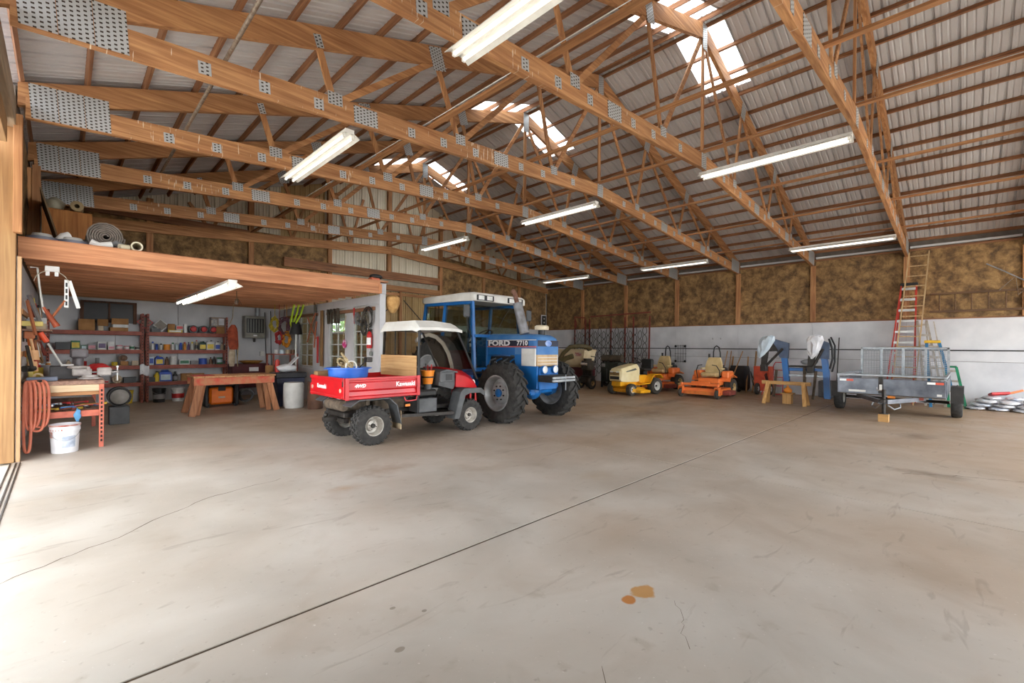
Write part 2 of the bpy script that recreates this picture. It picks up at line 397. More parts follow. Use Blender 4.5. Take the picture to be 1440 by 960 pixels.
pur = MB().box((-.019, YN, 0), (.019, YG, .089)).mesh('purlin', PW['y'])
for sg in (-1, 1):
    for k in range(16):
        x = RX+sg*(.1+.617*k)
        link('purlin', pur, ceil, (x, 0, zt(x)+.002), (0, sg*.32, 0))
part('ridge_cap', MB().prism([(RX-.2, zt(RX-.2)+.135), (RX, zt(RX)+.16), (RX+.2, zt(RX+.2)+.135), (RX, zt(RX)+.15)], YN, YG, 'xz'), steel_white, ceil)

# ---------------------------------------------------------------- trusses
def plate_mat():
    m, nt, b = nodes_of('connector_plate_steel'); L = nt.links.new
    tc = N(nt, 'ShaderNodeTexCoord'); sp = N(nt, 'ShaderNodeSeparateXYZ'); L(tc.outputs['Object'], sp.inputs[0])
    def mth(op, a, v=None):
        r = N(nt, 'ShaderNodeMath', operation=op)
        if isinstance(a, float): r.inputs[0].default_value = a
        else: L(a, r.inputs[0])
        if v is not None:
            if isinstance(v, float): r.inputs[1].default_value = v
            else: L(v, r.inputs[1])
        return r.outputs[0]
    sx = mth('MULTIPLY', sp.outputs[0], 1/.05); row = mth('FLOOR', sx)
    par = mth('MULTIPLY', mth('MODULO', mth('ABSOLUTE', row), 2.), .5)
    sz = mth('ADD', mth('MULTIPLY', sp.outputs[2], 1/.043), par)
    fx = mth('ABSOLUTE', mth('SUBTRACT', mth('FRACT', sx), .5)); fz = mth('ABSOLUTE', mth('SUBTRACT', mth('FRACT', sz), .5))
    hole = mth('MULTIPLY', mth('LESS_THAN', fx, .25), mth('LESS_THAN', fz, .2))
    mx = N(nt, 'ShaderNodeMix', data_type='RGBA'); L(hole, mx.inputs[0]); mx.inputs[6].default_value = (*lin((186, 188, 190)), 1); mx.inputs[7].default_value = (*lin((60, 48, 38)), 1)
    L(mx.outputs[2], b.inputs['Base Color']); b.inputs['Roughness'].default_value = .45; b.inputs['Metallic'].default_value = .35
    return m
plate_m = plate_mat()
PLC = {}
def plate_mesh(w_, h_):
    if (w_, h_) not in PLC:
        PLC[(w_, h_)] = MB().box((-w_/2, -.043, -h_/2), (w_/2, -.0385, h_/2)).mesh('connector_plate', plate_m)
    return PLC[(w_, h_)]
def chord(f, x0, x1, hv, t): return MB().prism([(x0, f(x0)-hv), (x1, f(x1)-hv), (x1, f(x1)+hv), (x0, f(x0)+hv)], -t, t, 'xz')
def web(a, b, w_=.089, t=.0175): return MB().beam((a[0], 0, a[1]), (b[0], 0, b[1]), 2*t, w_, up=(0, 0, 1) if abs(b[0]-a[0]) > .02 else (1, 0, 0))
truss = link('roof_truss', None, None, (0, TY[3], 0))
for sg in (-1, 1):
    X = lambda d: RX+sg*d                                       # d = distance from the ridge line
    def C(f, d0, d1, hv, t): return chord(f, *sorted((X(d0), X(d1))), hv, t)
    part('bottom_chord', C(bc, 9.33, 3.22, .143, .038), CW, truss); part('bottom_chord', C(bc, 3.22, 0, .142, .0378), CW, truss)
    part('top_chord', C(tcz, 9.4, 4.67, .15, .0365), TW['x'], truss); part('top_chord', C(tcz, 4.67, 0, .149, .0367), TW['x'], truss)
    B = [(X(6.35), bc(X(6.35))+.06), (X(4.18), bc(X(4.18))+.06), (X(1.7), bc(X(1.7))+.06)]; T = [(X(6.58), tcz(X(6.58))-.06), (X(4.67), tcz(X(4.67))-.08), (X(2.21), tcz(X(2.21))-.08), (X(.06), 7.7)]
    for k, (p, q) in enumerate([(B[0], T[0]), (B[0], T[1]), (T[1], B[1]), (B[1], T[2]), (T[2], B[2]), (B[2], T[3])]): part('web', web(p, q, .089+.0004*k, .0175-.0004*k), TW['z' if k in (0, 2, 4) else 'x'], truss)
    rb = sg*-.0738
    def PL(d, z, w_, h_, r=0.): link('connector_plate', plate_mesh(w_, h_), truss, (X(d), 0, z), (0, -r, 0))
    sl = -sg*.074; st = -sg*.32
    for d in (9.165, 8.905, 8.645): PL(d, bc(X(d))+.09, .256, .44, sl)
    for d in (7.85, 7.23, 6.57, 5.14, 4.53, 3.84, 2.69, 2.05, 1.05): PL(d, bc(X(d))-(.02 if d > 2 else 0), .125, .14, sl)
    for d in (5.14, 3.22): PL(d if d < 4 else 5.9, bc(X(d if d < 4 else 5.9)), .36, .235, sl)
    for q in B: PL(abs(q[0]-RX), q[1]+.06, .2, .17, sl)
    PL(abs(T[0][0]-RX), T[0][1], .1, .17, st)
    for q in T[1:3]: PL(abs(q[0]-RX), q[1]+.02, .25, .36, st)
part('king_post', web((RX, bc(RX)), (RX, 7.75), .0885, .0166), TW['z'], truss)
link('connector_plate', plate_mesh(.2, .5), truss, (RX, 0, 7.72)); link('connector_plate', plate_mesh(.22, .3), truss, (RX, 0, bc(RX)))
tag(truss, 'timber scissor truss whose ridge is farther right, running off the top of the picture', 'roof truss', 'roof trusses')
TL = ['timber scissor truss with its ridge under the nearest, largest skylight', 'timber scissor truss reaching the upper left corner, second from the nearest skylight', 'timber scissor truss under the middle skylight', 'timber scissor truss just in front of the loft, fourth from the camera', 'timber scissor truss over the loft under the farthest skylight, last before the gable wall']
for k in range(5): dup(truss, (0, TY[4+k], 0), label=TL[k])
for k in range(3): dup(truss, (0, TY[k], 0), label='timber scissor truss over the near end of the barn, %s toward the camera' % ('first', 'second', 'third')[2-k])
# ---------------------------------------------------------------- lateral braces on the bottom chords, pipe and cable
brace = MB().box((-.045, YN, 0), (.045, YG-.1, .038)).mesh('lateral_brace', TW['y'])
for x, l in ((4.17, 'long timber brace carrying the white cable, left of the ridge'), (6.57, 'long timber brace midway between the cable brace and the ridge'), (8.9, 'long timber brace laid along the ridge line of the trusses'), (11.35, 'long timber brace first on the far side of the ridge'), (13.7, 'long timber brace second on the far side of the ridge'), (16.1, 'long timber brace nearest the far white wall')):
    tag(link('lateral_brace', brace, None, (x, 0, bc(x)+.146)), l, 'timber brace', 'lateral braces')
solo('electric_cable', MB().tube([(4.1, YN+.3+k*.8, bc(4.1)+.196+.006*(k % 2)) for k in range(27)], .006, 6), white_pl, 'white electric cable run along a timber brace', 'cable')
solo('steel_pipe', MB().cyl((1.33, .6, bc(1.33)+.168), (1.33, 12.6, bc(1.33)+.168), .022, n=10), M('old_pipe', (150, 138, 124), (108, 88, 72), rough=.55, metal=.4, scale=20), 'long grey pipe resting across the roof trusses at upper left', 'pipe')

# ---------------------------------------------------------------- fluorescent fittings
def emis(name, col, st):
    return M(name, col, col, rough=.4, emit=col, es=st)
tube_on = emis('lit_tube', (255, 248, 236), .6); loft_on = emis('lit_loft_tube', (255, 248, 236), 3.4); tube_off = M('unlit_tube', (232, 232, 230), rough=.3)
enamel = M('white_enamel', (232, 230, 224), (208, 206, 200), rough=.35)
def fixture(label, loc, tubem, group):
    L_ = 2.42; t = thing('fluorescent_light', label, 'ceiling light', loc, 0, group)
    part('housing', MB().box((-.065, -L_/2, 0), (.065, L_/2, .055), .004), enamel, t)
    r = MB()
    for s in (-1, 1): r.prism([(s*.06, .004), (s*.15, -.05), (s*.153, -.05), (s*.153, -.044), (s*.066, .01)], -L_/2, L_/2, 'xz')
    r.prism([(-.03, 0), (0, -.028), (.03, 0)], -L_/2, L_/2, 'xz')
    part('reflector', r, enamel, t)
    for s in (-1, 1):
        part('tube', MB().cyl((s*.062, -L_/2+.04, -.04), (s*.062, L_/2-.04, -.04), .0185, n=10), tubem, t)
        for e in (-1, 1): part('lamp_holder', MB().box((s*.062-.02, e*(L_/2-.04)-.012, -.068), (s*.062+.02, e*(L_/2-.04)+.012, 0), .004), enamel, t)
    for e in (-1, 1): part('end_cap', MB().box((-.067, e*L_/2-.003, -.005), (.067, e*L_/2+.003, .056)), enamel, t)
    return t
FX = fixture('white twin-tube fluorescent fitting nearest the camera, cut by the top edge', (2.85, 2.5, 4.545), tube_on, 'fluorescent fittings')
for x, y, z, l in ((2.85, 7.36, 4.545, 'white twin-tube fluorescent fitting in front of the loft, left of the picture'), (8.9, 2.5, 4.96, 'long white fluorescent fitting at upper right, under the ridge'), (8.9, 7.36, 4.96, 'white fluorescent fitting at the centre of the roof, above and right of the blue tractor'), (8.9, 12.22, 4.96, 'small-looking white fluorescent fitting farthest back under the ridge'),
                   (15.35, 2.5, 4.53, 'white fluorescent fitting in front of the tall ladders by the far wall'), (15.35, 7.36, 4.53, 'white fluorescent fitting above the orange mower by the far wall'), (15.35, 12.22, 4.53, 'white fluorescent fitting in the far corner beyond the tractor')): dup(FX, (x, y, z), label=l)
fixture('dusty fluorescent fitting under the loft, front one of two in line', (2.05, 10.05, 2.6), loft_on, 'loft fluorescent fittings')
dup(bpy.data.objects[[o.name for o in bpy.data.objects if o.name.startswith('fluorescent_light')][-1]], (2.05, 12.5, 2.6), label='dusty fluorescent fitting under the loft, rear one of two in line')

# ---------------------------------------------------------------- far long wall
def insul(name='insulation'):
    m, nt, b = nodes_of(name); L = nt.links.new
    v = coords(nt, (1, 1, 1)); n = N(nt, 'ShaderNodeTexNoise'); n.inputs['Scale'].default_value = 3.6; n.inputs['Detail'].default_value = 9; n.inputs['Roughness'].default_value = .72; n.inputs['Distortion'].default_value = .25; L(v, n.inputs[0])
    r = ramp(nt, [(.3, (66, 50, 36)), (.44, (112, 86, 56)), (.54, (146, 114, 74)), (.66, (178, 142, 92)), (.8, (206, 176, 124))]); L(n.outputs[0], r.inputs[0]); L(r.outputs[0], b.inputs['Base Color'])
    b.inputs['Roughness'].default_value = .85
    bp = N(nt, 'ShaderNodeBump'); bp.inputs['Strength'].default_value = .6; bp.inputs['Distance'].default_value = .05; L(n.outputs[0], bp.inputs['Height']); L(bp.outputs[0], b.inputs['Normal'])
    return m
ins_m = insul()
wr = struct('wall_right', MB().box((XR+.12, YN, -.02), (XR+.2, YG+.1, 4.9)), M('wall_back_board', (120, 112, 104)))
def lump(fn, nu, nv, amp):
    random.seed(nu*31+nv); rx = [[random.uniform(-1, 1) for _ in range(nv+1)] for _ in range(nu+1)]
    mb = MB()
    def g(u, v):
        i, j = round(u*nu), round(v*nv); d = rx[i][j]*amp*(0 if i in (0, nu) or j in (0, nv) else 1); return fn(u, v, d)
    return mb.grid(g, nu, nv)
edges = [YN]+TY[1:]+[YG]
for a, c in zip(edges, edges[1:]):
    z1 = 4.62
    o = part('insulation_batt', lump(lambda u, v, d: (XR+.05-.03*math.sin(u*PI)+d, a+.06+(c-a-.12)*u, 2.52+(z1-2.52)*v), 14, 12, .018), ins_m, wr)
    part('eave_daylight_strip', MB().box((XR-.02, a+.08, 4.68), (XR+.1, c-.08, 4.74)), white_paint, wr)  # white board standing in for daylight showing through the eave gap
    for z0, z2 in ((0, 1.256), (1.264, 2.5)):
        part('wall_panel', MB().box((XR-.01, a+.003, z0+.002), (XR+.02, c-.003, z2)), white_paint, wr)
for y in TY:
    part('wall_post', MB().box((XR-.03, y-.075, 2.52), (XR+.12, y+.075, 4.45), .004), TW['z'], wr)
part('wall_girt', MB().box((XR-.03, YN, 2.5), (XR+.12, YG, 2.535)), PW['y'], wr); part('wall_plate', MB().box((XR+.0, YN, 4.6), (XR+.12, YG, 4.66)), PW['y'], wr)
solo('wall_conduit', MB().cyl((XR-.04, YN, 1.585), (XR-.04, YG-.1, 1.585), .016, n=8), black, 'thin black pipe running the length of the far white wall', 'pipe')
for y in (7.05, 6.75): solo('wall_hook', MB().tube([(XR-.02, y, 1.98), (XR-.08, y, 1.96), (XR-.1, y, 1.98), (XR-.1, y, 2.02)], .006, 6), black, 'small black hook on the far wall above the orange mower, '+('left one' if y > 7 else 'right one'), 'hook', group='wall hooks')

# ---------------------------------------------------------------- gable wall
wb = struct('wall_back', MB().prism([(XL-.1, -.02), (6.5, -.02), (6.5, zt(6.5)+.09), (XL-.1, zt(XL-.1)+.09)], YG+.06, YG+.12, 'xz').box((6.5, YG+.06, 2.55), (7.4, YG+.12, zt(6.5)+.08)).box((6.5, YG+.06, -.02), (7.4, YG+.12, 2.0)).prism([(7.4, -.02), (XR+.1, -.02), (XR+.1, zt(XR+.1)+.09), (RX, zt(RX)+.09), (7.4, zt(7.4)+.09)], YG+.06, YG+.12, 'xz'), M('gable_sheathing', (200, 190, 170)))
def siding(x0, x1, z0, zf, m, par, y, name='siding_panel'):
    n = max(1, round((x1-x0)/PWID)); wd = (x1-x0)/n
    for k in range(n):
        xa = x0+k*wd; vs = []; pr = rib_profile(wd)
        for (q, d) in pr: vs += [(xa+q, y-d, z0), (xa+q, y-d, zf(xa+q))]
        part(name, MB().add(vs, [(2*i, 2*i+1, 2*i+3, 2*i+2) for i in range(len(pr)-1)]), m, par)
roofz = lambda x: zt(x)+.088
siding(XL, 5.05, 4.6, roofz, cream, wb, YG+.05); siding(11.45, XR, 4.5, roofz, cream, wb, YG+.05)
siding(6.64, 11.4, 4.45, roofz, cream, wb, YG+.05); siding(5.05, 6.5, 2.6, roofz, tan_sid, wb, YG+.05); siding(5.1, 6.5, 0, lambda x: 2.6, tan_sid, wb, YG+.05)
for x0, x1, f0, f1 in ((XL, 1.6, 3.0, 4.95), (1.74, 4.08, 3.0, 4.95), (4.24, 6.56, 3.0, 5.15)):
    part('insulation_batt', lump(lambda u, v, d: (x0+(x1-x0)*u, YG-.02-.04*math.sin(u*PI)+d, f0+(f1-f0)*v), 13, 11, .022), ins_m, wb)
for x0, x1 in ((11.49, 13.76), (13.92, 16.13), (16.29, 18.29)):
    part('insulation_batt', lump(lambda u, v, d: (x0+(x1-x0)*u, YG-.02-.04*math.sin(u*PI)+d, 2.52+(5.42-.105*(x0+(x1-x0)*u-11.6)-2.52)*v), 13, 12, .02), ins_m, wb)
for x, z0, z1 in ((1.67, 2.95, 6), (4.16, 2.95, 6.3), (6.64, 2.6, 7.1), (8.97, 4.2, 7.9), (11.41, 0, 7.1), (13.84, 2.5, 6.3), (16.21, 2.5, 5.5)):
    part('gable_post', MB().box((x-.075, YG-.1, z0), (x+.075, YG+.04, min(z1, zt(x)-.02)), .004), TW['z'], wb)
for x0, x1 in ((XL, RX), (RX, XR)): part('gable_chord', MB().prism([(x0, bc(x0)-.14), (x1, bc(x1)-.14), (x1, bc(x1)+.14), (x0, bc(x0)+.14)], YG-.16, YG-.11, 'xz'), TW['x'], wb)
part('door_header', MB().box((5.1, YG-.17, 4.15), (11.3, YG-.1, 4.45), .004), PW['x'], wb); part('door_header', MB().box((5.1, YG-.2, 3.72), (11.3, YG-.1, 3.93), .004), TW['x'], wb)
part('door_header', MB().box((XL, YG-.15, 4.93), (4.1, YG-.09, 5.12)), PW['x'], wb)
for xx, zz in ((.45, 5.35), (3.1, 5.9), (5.4, 6.1), (7.4, 6.5), (10.2, 6.6), (12.6, 6.1), (15., 5.4)):
    for e in (-.55, .5): part('gable_web', MB().beam((xx, YG-.03, bc(xx)+.1), (xx+e, YG-.03, min(zt(xx+e)-.2, zz+.5)), .035, .085), TW['z'], wb)
for k in range(4):
    x0 = 11.42+1.72*k
    for z0, z2 in ((0, 1.256), (1.264, 2.5)): part('wall_panel', MB().box((x0+.003, YG-.06, z0+.002), (x0+1.717, YG-.03, z2)), white_paint, wb)
for k in range(4): part('wall_panel', MB().box((XL+.002+1.338*k, YG-.1, .002), (XL+1.336*(k+1), YG-.06, 2.72)), white_paint, wb)
# sliding door with tan ribbed skin in the gable
dr = link('door_1', None, None, (0, 0, 0)); dr['kind'] = 'structure'
siding(7.5, 9.46, .05, lambda x: 3.72, tan_sid, dr, YG+.04, 'door_skin'); siding(9.5, 11.3, .05, lambda x: 3.72, tan_sid, dr, YG+.04, 'door_skin')
for x in (7.55, 9.48, 11.22): part('door_stile', MB().box((x-.06, YG-.08, .02), (x+.06, YG+.0, 3.72), .004), TW['z'], dr)
for z in (.12, 1.2, 2.45, 3.62): part('door_rail', MB().box((7.6, YG-.06, z-.05), (9.42, YG+.0, z+.05)), TW['x'], dr); part('door_rail', MB().box((9.54, YG-.06, z-.05), (11.16, YG+.0, z+.05)), TW['x'], dr)
part('door_brace', MB().beam((9.6, YG-.09, 3.4), (11.1, YG-.09, 2.0), .02, .03), dark_steel, dr); part('door_brace', MB().beam((9.4, YG-.09, 3.4), (7.7, YG-.09, 2.0), .02, .03), dark_steel, dr)
# gable window that looks out on green
wn = link('window_1', None, None, (0, 0, 0)); wn['kind'] = 'structure'
f = MB()
for a, c in (((6.48, YG-.02, 1.98), (7.42, YG+.14, 2.05)), ((6.48, YG-.02, 2.5), (7.42, YG+.14, 2.57)), ((6.48, YG-.02, 2.05), (6.54, YG+.14, 2.5)), ((7.36, YG-.02, 2.05), (7.42, YG+.14, 2.5)), ((6.93, YG+.02, 2.05), (6.97, YG+.08, 2.5))): f.box(a, c)
part('window_frame', f, white_paint, wn)
clear = glass('clear_glass', (235, 240, 238), .06)
for x0, x1 in ((6.54, 6.93), (6.97, 7.36)): part('pane', MB().box((x0, YG+.045, 2.05), (x1, YG+.05, 2.5)), clear, wn)
part('wall_board', MB().box((6.5, YG+.02, 0), (7.42, YG+.055, 1.98)), tan_sid, wb)

# ---------------------------------------------------------------- left wall, door jamb, near gable
wl = struct('wall_left', MB().box((XL-.2, 8.78, -.02), (XL-.1, YG+.1, 4.9)), M('left_wall_board', (150, 142, 132)))
part('insulation_batt', lump(lambda u, v, d: (XL-.07+d, 8.9+6.9*u, 3.+1.6*v), 20, 8, .02), ins_m, wl)
part('wall_panel', MB().box((XL-.1, 8.9, 0), (XL-.07, YG, 2.7)), white_paint, wl)
part('door_jamb', MB().box((-.66, 8.62, 0), (-.435, 8.76, 4.42), .006), PINE['z'], wl)
part('jamb_trim', MB().box((-.425, 8.64, .0), (-.385, 8.74, 2.66), .003), wood('pale_pine', (196, 160, 120), (170, 132, 96), 'z'), wl)
part('door_header', MB().box((-.62, YN, 4.3), (-.44, 8.76, 4.62), .006), wood('grey_board', (168, 148, 122), (120, 104, 86), 'y'), wl)
part('header_trim', MB().box((-.6, YN, 4.0), (-.5, 8.3, 4.28), .004), PINE['y'], wl)
part('wall_panel', MB().box((-.55, YN, 0), (-.47, 2.4, 4.3)), white_paint, wl); part('door_post', MB().box((-.66, 2.4, 0), (-.47, 2.55, 4.42)), PINE['z'], wl)
part('added_shade_canopy', MB().prism([(-.68, 4.0), (-.68, 4.06), (-3.0, 3.6), (-3.0, 3.54)], -3.0, 13.0, 'xz'), steel_white, wl)  # unseen canopy, added to cut the sky light at the left door
for y in TY[6:]: part('wall_post', MB().box((XL-.1, y-.07, 2.95), (XL-.02, y+.07, 4.45), .004), TW['z'], wl)
part('knee_post', MB().box((XL-.02, TY[7]-.09, 3.0), (XL+.08, TY[7]-.045, 4.5)), TW['z'], wl)
wf = struct('wall_front', MB().box((XL-.1, YN-.1, 0), (2.0, YN, 4.6)).box((17.6, YN-.1, 0), (XR+.2, YN, 4.6)).prism([(XL, 4.5), (XR, 4.5), (XR, zt(XR)+.05), (RX, zt(RX)+.05), (XL, zt(XL)+.05)], YN-.1, YN, 'xz'), cream)
# ---------------------------------------------------------------- loft and partition
LW = {a: wood('loft_wood', (212, 152, 110), (164, 106, 72), axis=a) for a in 'xyz'}
loft = link('trim_1', None); loft['kind'] = 'structure'
part('fascia_beam', MB().box((XL-.08, 9.0, 2.69), (4.9, 9.06, 2.97), .006), LW['x'], loft, label='orange-brown beam along the loft edge')
jo = MB().box((XL-.05, -.019, 2.73), (4.97, .019, 2.955)).mesh('joist', LW['x'])
for k in range(17): link('joist', jo, loft, (0, 9.3+.4*k, 0))
part('ledger', MB().box((XL-.05, 9.07, 2.71), (4.9, 9.11, 2.95)), LW['x'], loft)
for k in range(12):
    y0 = 9.02+k*.57
    part('deck_board', MB().box((XL-.08, y0, 2.957), (5.1, y0+.565, 2.985)), LW['x'], loft)
part('end_board', MB().box((4.93, 9.16, 2.72), (5.13, 9.24, 2.95), .004), white_paint, loft)
part('end_board', MB().box((4.86, 8.985, 2.7), (4.93, 9.1, 2.9), .004), LW['z'], loft, label='short timber hanger at the loft corner')
PXW = 5.0
wp = link('wall_partition', None); wp['kind'] = 'structure'
def wbox(y0, y1, z0, z1, name='wall_panel', t=.1, x=PXW): return part(name, MB().box((x, y0, z0), (x+t, y1, z1), .003), white_paint, wp)
WINS = [(9.8, 10.5), (10.95, 11.9), (13.0, 14.02)]
wbox(9.24, 9.79, 0, 2.5); wbox(10.51, 10.94, 0, 2.5); wbox(11.91, 12.99, 0, 2.5); wbox(14.03, 15.8, 0, 2.5)
wbox(9.24, 15.8, 2.502, 2.7, 'wall_header', .12, PXW-.01)
for y0, y1 in WINS: wbox(y0-.009, y1+.009, 0, .92)
part('corner_post', MB().box((PXW-.012, 9.18, 0), (PXW+.13, 9.235, 2.72), .004), white_paint, wp)
grey_win = M('old_window_paint', (206, 208, 206), (178, 178, 172), rough=.6, scale=9)
pane_g = glass('workshop_glass', (225, 228, 222), .08)
for i, (y0, y1) in enumerate(WINS):
    wi = link('window_%d' % (i+2), None); wi['kind'] = 'structure'
    fr = MB()
    for a in (y0, y1-.045): fr.box((PXW+.02, a, .922), (PXW+.08, a+.045, 2.498))
    fr.box((PXW+.02, y0+.045, .922), (PXW+.08, y1-.045, .98)).box((PXW+.02, y0+.045, 2.45), (PXW+.08, y1-.045, 2.498))
    part('window_frame', fr, grey_win, wi)
    ym = (y0+y1)/2
    for z in (1.28, 1.585, 1.9, 2.2): part('glazing_bar', MB().box((PXW+.025, y0+.045, z-.014), (PXW+.07, y1-.045, z+.014)), grey_win, wi)
    part('mullion', MB().box((PXW+.03, ym-.013, .98), (PXW+.065, ym+.013, 2.45)), grey_win, wi)
    zs = [.98, 1.28, 1.585, 1.9, 2.2, 2.45]
    for za, zb in zip(zs, zs[1:]):
        for ya, yb in ((y0+.045, ym-.013), (ym+.013, y1-.045)): part('pane', MB().box((PXW+.045, ya, za+.014), (PXW+.049, yb, zb-.014)), pane_g, wi)
# green outside the gable window
lf = M('leaf_green', (150, 178, 84), (92, 128, 52), rough=.6, scale=3)
def leafmass(cx, cy, cz, r, n, sz):
    mb = MB()
    for _ in range(n):
        d = Vector((random.gauss(0, 1), random.gauss(0, 1), random.gauss(0, .8))).normalized()*r*random.uniform(.55, 1); c = Vector((cx, cy, cz))+d
        a = Vector((random.uniform(-1, 1), random.uniform(-1, 1), random.uniform(-1, 1))).normalized(); b = a.orthogonal().normalized()
        mb.add([c-a*sz, c+b*sz*.5, c+a*sz, c-b*sz*.5], [(0, 1, 2, 3)])
    return mb
for x, y, l in ((8.2, 20.5, 'green leafy bush outside, seen through the window over the blue tub'), (14.6, 23., 'green leafy bush farther out behind the gable wall')):
    t = thing('garden_bush', l, 'bush', (x, y, -.05))
    part('foliage', leafmass(0, 0, 2.2, 1.9, 1300, .16), lf, t); part('stem', MB().cyl((0, 0, 0), (0, 0, 1.8), .09, .05), TW['z'], t)
# ================================================================= vehicles
red = M('red_paint', (206, 24, 34), (178, 16, 26), rough=.32, scale=3)
blue = M('tractor_blue', (28, 112, 186), (22, 92, 160), rough=.35, scale=3)
navy = M('navy_band', (30, 34, 58), (24, 28, 48), rough=.4)
silver = M('silver_rim', (196, 198, 200), (160, 160, 158), rough=.38, metal=.35, scale=6)
dusty_white = M('dusty_white', (228, 228, 224), (202, 200, 194), rough=.5, scale=3)
grey_pl = M('grey_plastic', (92, 94, 96), (66, 68, 70), rough=.55, scale=5)
mud = M('muddy_metal', (112, 98, 82), (72, 62, 52), rough=.85, scale=14)
chrome = M('chrome', (210, 210, 212), (180, 180, 184), rough=.18, metal=.9)
amber = M('amber_lens', (240, 140, 40), rough=.3)
ply = wood('plywood', (226, 186, 132), (188, 140, 88), 'y')
worn_rim = M('worn_rim', (204, 200, 192), (150, 142, 132), rough=.5, metal=.2, scale=9)
lens = M('headlamp_lens', (236, 238, 236), (214, 216, 214), rough=.12)
white_let = M('white_lettering', (246, 246, 246), (240, 240, 240), rough=.5)
seat_blk = M('black_vinyl', (44, 43, 42), (30, 29, 28), rough=.6)
clear_w = glass('tinted_screen', (226, 222, 216), .07)
cab_g = glass('cab_glass', (218, 224, 218), .07)

def wheel(par, x, y, r, w, rr, side, tread=0, rimm=None, hubm=None, tyrem=None, knob=None, lugs=0, white_wall=False):
    """axle along y; side = +1 / -1 points outwards"""
    tyrem = tyrem or rubber; rimm = rimm or silver
    P = [(rr*.97, -.4*w), (rr*1.06, -.47*w), (r*.8, -.5*w), (r*.93, -.46*w), (r*.985, -.34*w), (r, -.1*w), (r, .1*w), (r*.985, .34*w), (r*.93, .46*w), (r*.8, .5*w), (rr*1.06, .47*w), (rr*.97, .4*w)]
    ty = part('tyre', MB().lathe(P, 36 if r > .3 else 24, (0, 0, 0), 'y'), tyrem, par, (x, y, r))
    if knob:                                                       # small blocks, too many to pick apart
        mb = MB(); n, h = knob
        for row in (-1.5, -.5, .5, 1.5):
            for k in range(n):
                a = 2*PI*(k+(.5 if row in (-.5, 1.5) else 0))/n; rad = r+h*.3-(.012 if abs(row) > 1 else 0)
                c = V(rad*math.sin(a), row*w*.23, rad*math.cos(a)); t = V(math.cos(a), 0, -math.sin(a)); u = V(math.sin(a), 0, math.cos(a))
                mb.obox(c, t, V(0, 1, 0), u, PI*r/n*.55, w*.085, h, .004)
        part('tread', mb, tyrem, ty, kind='stuff')
    rim = MB().lathe([(rr*1.0, side*.44*w), (rr*1.03, side*.46*w), (rr*.97, side*.45*w), (rr*.9, side*.26*w), (rr*.8, side*.0*w), (rr*.64, -side*.02*w), (rr*.54, side*.16*w), (rr*.3, side*.2*w), (0, side*.2*w)], 28, (0, 0, 0), 'y')
    rim.lathe([(rr*1.0, -side*.44*w), (rr*.95, -side*.42*w), (rr*.8, -side*.02*w)], 28, (0, 0, 0), 'y')
    ro = part('rim', rim, rimm, par, (x, y, r))
    part('hub', MB().lathe([(rr*.24, side*.2*w), (rr*.24, side*.3*w), (rr*.18, side*.34*w), (0, side*.34*w)], 14, (0, 0, 0), 'y'), hubm or dark_steel, ro)
    nb = 4 if r < .45 else 8
    if r > .25:
        for k in range(nb):
            a = 2*PI*k/nb+.3; part('wheel_nut', MB().cyl((rr*.4*math.sin(a), side*.2*w, rr*.4*math.cos(a)), (rr*.4*math.sin(a), side*.26*w, rr*.4*math.cos(a)), rr*.045, n=6), dark_steel, ro)
    if lugs:
        for s in (-1, 1):
            rings = []
            for i in range(6):
                t = i/5; a = .30*t; yy = s*(-.06+.54*t)*w; rad = r*(1-.004*t-.028*t**4); h = .042*(1-.25*t)
                th = (.034+.01*t)/r
                q = lambda aa, rd: V(rd*math.sin(aa), yy, rd*math.cos(aa))
                rings.append([q(a-th, rad-.02), q(a-th*.7, rad+h), q(a+th*.7, rad+h), q(a+th, rad-.02)])
            me = MB().loft(rings, smooth=False).mesh('lug', tyrem)
            for k in range(lugs): link('lug', me, ty, (0, 0, 0), (0, 2*PI*(k+(.5 if s > 0 else 0))/lugs, 0))
    return ty

def rbox(mb, x0, x1, y0, y1, z0, z1, ch): return mb.box((x0, y0, z0), (x1, y1, z1), ch)

